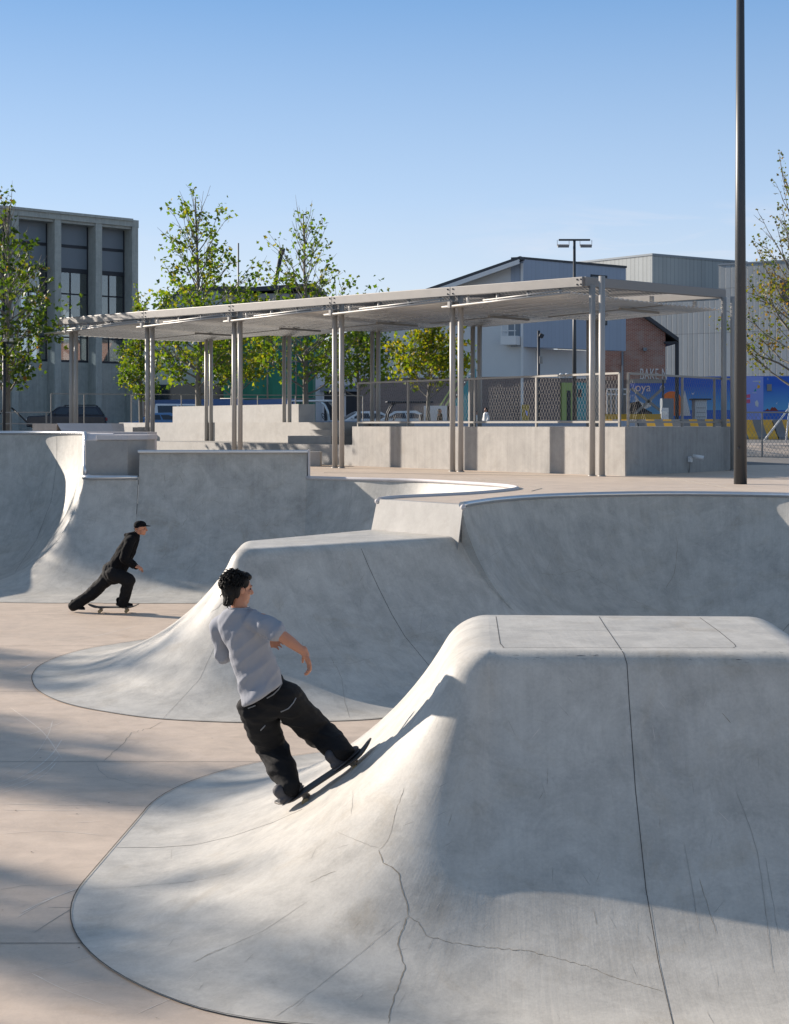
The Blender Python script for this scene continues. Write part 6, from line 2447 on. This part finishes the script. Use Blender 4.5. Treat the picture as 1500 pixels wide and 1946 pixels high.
hemL, hemR = aL.lerp(kL, 0.03) + V((0, 0.01, 0.0)), aR.lerp(kR, 0.03) + V((0, 0.01, 0.0))
wst = [(pix(499, 1304, 10.97), ax((.82, -.22, .54), .150), ax((.22, .97, .05), .120)), (pix(508, 1322, 10.98), ax((.82, -.22, .54), .158), ax((.22, .97, .05), .130)),
       (pix(514, 1345, 10.99), ax((.86, -.22, .48), .160), ax((.22, .97, .05), .135))]
jeans = [('l', wst), ('c', pix(487, 1346, 11.0), kL, 0.125, 0.108), ('c', kL, kL.lerp(hemL, .55), 0.108, 0.100), ('c', kL.lerp(hemL, .55), hemL, 0.094, 0.070),
         ('c', pix(538, 1326, 10.96), kR, 0.122, 0.106), ('c', kR, kR.lerp(hemR, .55), 0.106, 0.094), ('c', kR.lerp(hemR, .55), hemR, 0.090, 0.072),
         ('c', pix(490, 1345, 11.0), pix(540, 1325, 10.96), 0.12, 0.12)]
jo = blob('jeans', jeans, 0.0085, 3, M['jeans'], rider, wr_jean)
# stitched belt line and pockets
jb = BVHTree.FromPolygons([v.co + V(rider.location) for v in jo.data.vertices], [tuple(p.vertices) for p in jo.data.polygons])


def on_cloth(pts, name):
    q = []
    for x, y in pts:
        d = V(((x - 750) / 3000, 1, -(y - 807) / 3000)).normalized()
        h_ = jb.ray_cast(CAM, d)
        if h_[0]:
            q.append(h_[0] + h_[1] * 0.004)
    if len(q) > 1:
        mb = MB()
        mb.tube(q, 0.0045, 5)
        mb.build(name, M['stitch'], rider)


on_cloth([(468, 1338), (485, 1331), (500, 1320), (512, 1306), (522, 1297)], 'belt_seam')
on_cloth([(507, 1327), (520, 1319), (530, 1310), (536, 1298)], 'pocket_seam')
on_cloth([(534, 1352), (548, 1346), (557, 1336), (562, 1326)], 'pocket_seam')
on_cloth([(472, 1346), (486, 1340)], 'pocket_seam')
on_cloth([(495, 1388), (504, 1378)], 'pocket_seam')


def shoe(heel, toe, up, parent, s=1.0, mat='shoe'):
    heel, toe, up = V(heel), V(toe), V(up).normalized()
    f = (toe - heel).normalized()
    sd = f.cross(up).normalized()
    up = sd.cross(f)
    L_ = (toe - heel).length
    P = lambda a, b, c: heel + f * a * L_ + sd * b + up * c
    pr = [('e', P(.26, 0, .040), (f * .30 * L_, sd * .042 * s, up * .042)), ('e', P(.62, 0, .030), (f * .36 * L_, sd * .048 * s, up * .034)), ('c', P(.18, 0, .05), P(.14, 0, .105), .042 * s, .045 * s),
          ('e', P(.45, 0, .050), (f * .26 * L_, sd * .036, up * .036))]
    so_ = blob('shoe', pr, 0.006, 3, M[mat], parent)
    so2 = [('e', P(.26, 0, .012), (f * .285 * L_, sd * .045 * s, up * .012)), ('e', P(.64, 0, .012), (f * .36 * L_, sd * .051 * s, up * .012))]
    b_ = blob('sole', so2, 0.005, 2, M['sole'], so_)
    mb = MB()
    for k in range(4):
        a = 0.36 + 0.08 * k
        mb.tube([P(a, -.024, .078 - .008 * k), P(a + .02, 0, .087 - .009 * k), P(a, .024, .078 - .008 * k)], 0.004, 5)
    mb.build('laces', M['sole'], so_)
    return so_


for q, yaw in ((-0.275, 0.55), (0.175, 0.85)):
    base = foot(q)
    f = (V((0, 1, 0)) * math.cos(yaw) + bx * math.sin(yaw))
    shoe(base - f * 0.125, base + f * 0.150, bnn, rider)

rnd = random.Random(4)
hs = 0.98
cap_ = [('e', HP(-0.022, 0, 0.048), HE(0.092, 0.080, 0.075)), ('e', HP(-0.062, 0, 0.0), HE(0.060, 0.074, 0.090)), ('e', HP(-0.072, 0, -0.055), HE(0.038, 0.052, 0.060)),
        ('e', HP(0.048, 0, 0.085), HE(0.046, 0.060, 0.034)), ('e', HP(-0.035, 0.062, 0.0), HE(0.030, 0.026, 0.065)), ('e', HP(-0.035, -0.062, 0.0), HE(0.030, 0.026, 0.065)),
        ('e', HP(0.02, 0.066, 0.045), HE(0.034, 0.020, 0.036)), ('e', HP(0.02, -0.066, 0.045), HE(0.034, 0.020, 0.036))]
hair = blob('hair', cap_, 0.006, 2, M['hair'], rider, lambda p: noise.noise(p * 30) * 0.007)


def reg(r):
    a = r.uniform(0, 2 * math.pi)
    t = r.uniform(0.0, 1.75)
    x, y, z = math.sin(t) * math.cos(a), math.sin(t) * math.sin(a), math.cos(t)
    if x > 0.35 and z < 0.45:
        z = 0.6
        x = 0.55
    return (-0.03 + 0.095 * x, 0.082 * y, 0.04 + 0.085 * z)


mb = MB()
hair_tufts(mb, HP, rnd, 1200, reg, 0.036)
hair_tufts(mb, HP, rnd, 140, lambda r: (-0.085 + r.uniform(-.02, .03), r.uniform(-.05, .05), r.uniform(-.10, -.03)), 0.04)
mb.build('hair_strands', M['hair'], hair)

# ---------------------------------------------------------------- far skater pushing along the flat
D2 = 24.6
BC2 = pxz(216, 1165, 0.0)
skateboard('dark skateboard under the front foot of the pushing skater', (BC2.x, BC2.y, 0.008), (0, 0, R(2)))
D2 = BC2.y
sk = thing('person', 'person in black cap and black hooded sweatshirt pushing a skateboard across the flat', 'person', (BC2.x, BC2.y, 0))
P2_ = lambda x, y, dy=0.0: pix(x, y, D2 + dy)
hip = P2_(214, 1086)
hipL, hipR = P2_(213, 1090, 0.08), P2_(216, 1090, -0.08)
kF_, aF = P2_(245, 1103, -0.16), P2_(234, 1147, -0.02)
kB_, aB = P2_(172, 1131, 0.10), P2_(139, 1152, 0.10)
nk2, hd2 = P2_(255, 1020), P2_(267, 1004)
shN, shF = P2_(246, 1029, -0.17), P2_(249, 1028, 0.17)
elN, wrN = P2_(236, 1062, -0.27), P2_(254, 1075, -0.20)
elF, wrF = P2_(240, 1062, 0.27), P2_(258, 1077, 0.20)
hp2, HP2, HE2 = head_parts(hd2, V((1, 0, -0.05)), V((0.12, 0, 1)), 1.0)
b2 = hp2 + [('c', hd2 + V((-0.03, 0, -0.05)), nk2, 0.052, 0.056), ('c', nk2, P2_(240, 1045), 0.075, 0.115), ('c', P2_(240, 1045), hip, 0.115, 0.11), ('c', shN, elN, .05, .04), ('c', elN, wrN, .04, .027),
            ('c', shF, elF, .05, .04), ('c', elF, wrF, .04, .027), ('c', nk2, shN, .05, .055), ('c', nk2, shF, .05, .055), ('c', hipL, kB_, .08, .06), ('c', kB_, aB, .055, .04), ('c', hipR, kF_, .08, .06), ('c', kF_, aF, .055, .04)]
b2 += hand(wrN, V((0.85, 0.2, -0.3)), V((0.1, 0.5, -0.8)), V((0.2, 0.8, 0.3)), 0.9, 1.0)
b2 += hand(wrF, V((0.85, -0.2, -0.3)), V((0.1, -0.5, -0.8)), V((0.2, -0.8, 0.3)), 0.9, 1.0)
blob('body', b2, 0.0065, 3, M['skin'], sk)
eyes(HP2, 1.0, sk)


def wr_h(p):
    return noise.noise(V((p.x * 7, p.y * 7, p.z * 10))) * 0.014 + noise.noise(V((p.x * 17, p.y * 17, p.z * 22))) * 0.006


top2 = [('c', P2_(251, 1026), P2_(238, 1052), 0.125, 0.155), ('c', P2_(238, 1052), P2_(217, 1090), 0.155, 0.165), ('c', nk2 + V((-.02, 0, -.03)), shN, .085, .085), ('c', nk2 + V((-.02, 0, -.03)), shF, .085, .085),
        ('c', shN, elN, .085, .075), ('c', elN, wrN, .075, .050), ('c', shF, elF, .085, .075), ('c', elF, wrF, .075, .050), ('e', P2_(249, 1019), (V((.085, 0, -.03)), V((0, .10, 0)), V((.02, 0, .055)))),
        ('c', P2_(240, 1017, 0), P2_(247, 1022), .035, .06), ('c', nk2, P2_(258, 1017), .075, .072)]
blob('hooded_sweatshirt', top2, 0.011, 4, M['hood'], sk, wr_h)
tr2 = [('c', P2_(212, 1084, .0), P2_(216, 1094, 0), .150, .150), ('c', hipL, kB_, .130, .100), ('c', kB_, kB_.lerp(aB, .8), .100, .088), ('c', kB_.lerp(aB, .8), aB, .088, .082),
       ('c', hipR, kF_, .130, .105), ('c', kF_, kF_.lerp(aF, .7), .105, .088), ('c', kF_.lerp(aF, .7), aF, .088, .085)]
blob('trousers', tr2, 0.011, 3, M['jeans'], sk, wr_h)
zb2 = 0.008 + 0.094
fb = V((BC2.x + 0.17, BC2.y - 0.0, zb2))
shoe(fb + V((-0.13, 0.02, 0)), fb + V((0.15, -0.02, 0)), (0, 0, 1), sk, 1.0, 'hood')
toe2 = pxz(146, 1171, 0.02)
shoe(P2_(137, 1156, .10) + V((-0.03, 0, 0.0)), V((toe2.x + 0.0, aB.y + .0, 0.03)), (0.92, 0, 0.40), sk, 1.0, 'hood')
cp_ = [('e', HP2(-0.008, 0, 0.058), HE2(0.102, 0.084, 0.066)), ('e', HP2(-0.03, 0, 0.035), HE2(0.082, 0.084, 0.05))]
cap_o = blob('cap', cp_, 0.008, 2, M['hood'], sk)
mb = MB()
vs, fs = [], []
for i in range(9):
    a = R(-62 + 124 * i / 8)
    vs += [HP2(0.086 * math.cos(a) * 0.95, 0.078 * math.sin(a), 0.050), HP2(0.086 * math.cos(a) + 0.075 * math.cos(a) ** 0.7, 0.080 * math.sin(a), 0.040)]
for i in range(8):
    fs.append((2 * i, 2 * i + 1, 2 * i + 3, 2 * i + 2))
mb.add(vs, fs, 0, True)
vz = mb.build('visor', M['hood'], cap_o)
sm = vz.modifiers.new('thick', 'SOLIDIFY')
sm.thickness = 0.006
mb = MB()
hair_tufts(mb, HP2, rnd, 40, lambda r: (-0.07 + r.uniform(-.02, .02), r.uniform(-.06, .06), r.uniform(-.05, .01)), 0.03)
mb.build('hair', M['hair'], sk)


# ---------------------------------------------------------------- small figures far behind the railing
def bystander(label, x, yhead, d, top_mat, leg_mat, face, stoop=0.0):
    hd_ = pix(x, yhead, d)
    z0 = gz(d)
    t = thing('person', label, 'person', (hd_.x, d, z0))
    Hh = hd_.z - z0
    f = V(face).normalized()
    sd_ = V((f.y, -f.x, 0))
    B = lambda a, b, c: V((hd_.x, d, z0)) + f * a + sd_ * b + V((0, 0, c * Hh))
    hp_, P_, E_ = head_parts(hd_, f, V((0, 0, 1)), 1.0)
    pr = hp_ + [('c', hd_ - V((0, 0, .06)), B(0, 0, .88), .05, .055), ('c', B(0, 0, .84), B(-.02 + stoop, 0, .55), .12, .12)]
    for s_ in (-1, 1):
        pr += [('c', B(0, s_ * .15, .84), B(.0, s_ * .21, .66), .05, .04), ('c', B(0, s_ * .21, .66), B(.12, s_ * .19, .53), .04, .03), ('c', B(0, s_ * .09, .54), B(.03, s_ * .10, .30), .085, .06),
               ('c', B(.03, s_ * .10, .30), B(-.02, s_ * .10, .05), .058, .04), ('c', B(-.02, s_ * .10, .03), B(.14, s_ * .11, .02), .04, .035)]
    blob('body', pr, 0.016, 2, M['skin'], t)
    tp = [('c', B(0, 0, .83), B(stoop * .5, 0, .54), .14, .15)]
    lg = []
    for s_ in (-1, 1):
        tp += [('c', B(0, s_ * .12, .84), B(0, s_ * .21, .66), .075, .06), ('c', B(0, s_ * .21, .66), B(.10, s_ * .19, .56), .058, .05)]
        lg += [('c', B(0, s_ * .09, .53), B(.03, s_ * .10, .30), .11, .085), ('c', B(.03, s_ * .10, .30), B(-.02, s_ * .10, .06), .085, .07)]
    blob('jacket', tp, 0.02, 3, top_mat, t)
    blob('trousers', lg, 0.02, 3, leg_mat, t)
    blob('hair', [('e', P_(-.02, 0, .045), E_(.095, .085, .075)), ('e', P_(-.06, 0, -.02), E_(.045, .075, .09))], 0.014, 1, M['hair'], t)
    return t


bystander('person with long dark hair and dark jacket in front of the teal stair', 836, 781, 79, M['hood'], M['jeans'], (1, -0.2, 0))
bystander('person in a white top beside the dark column pair behind the railing', 924, 779, 80, M['white'], M['jeans'], (-0.8, -0.5, 0))
bystander('person in a pale jacket just left of the dark rear columns behind the railing', 906, 785, 81, M['car_silver'], M['hood'], (0.8, -0.5, 0))
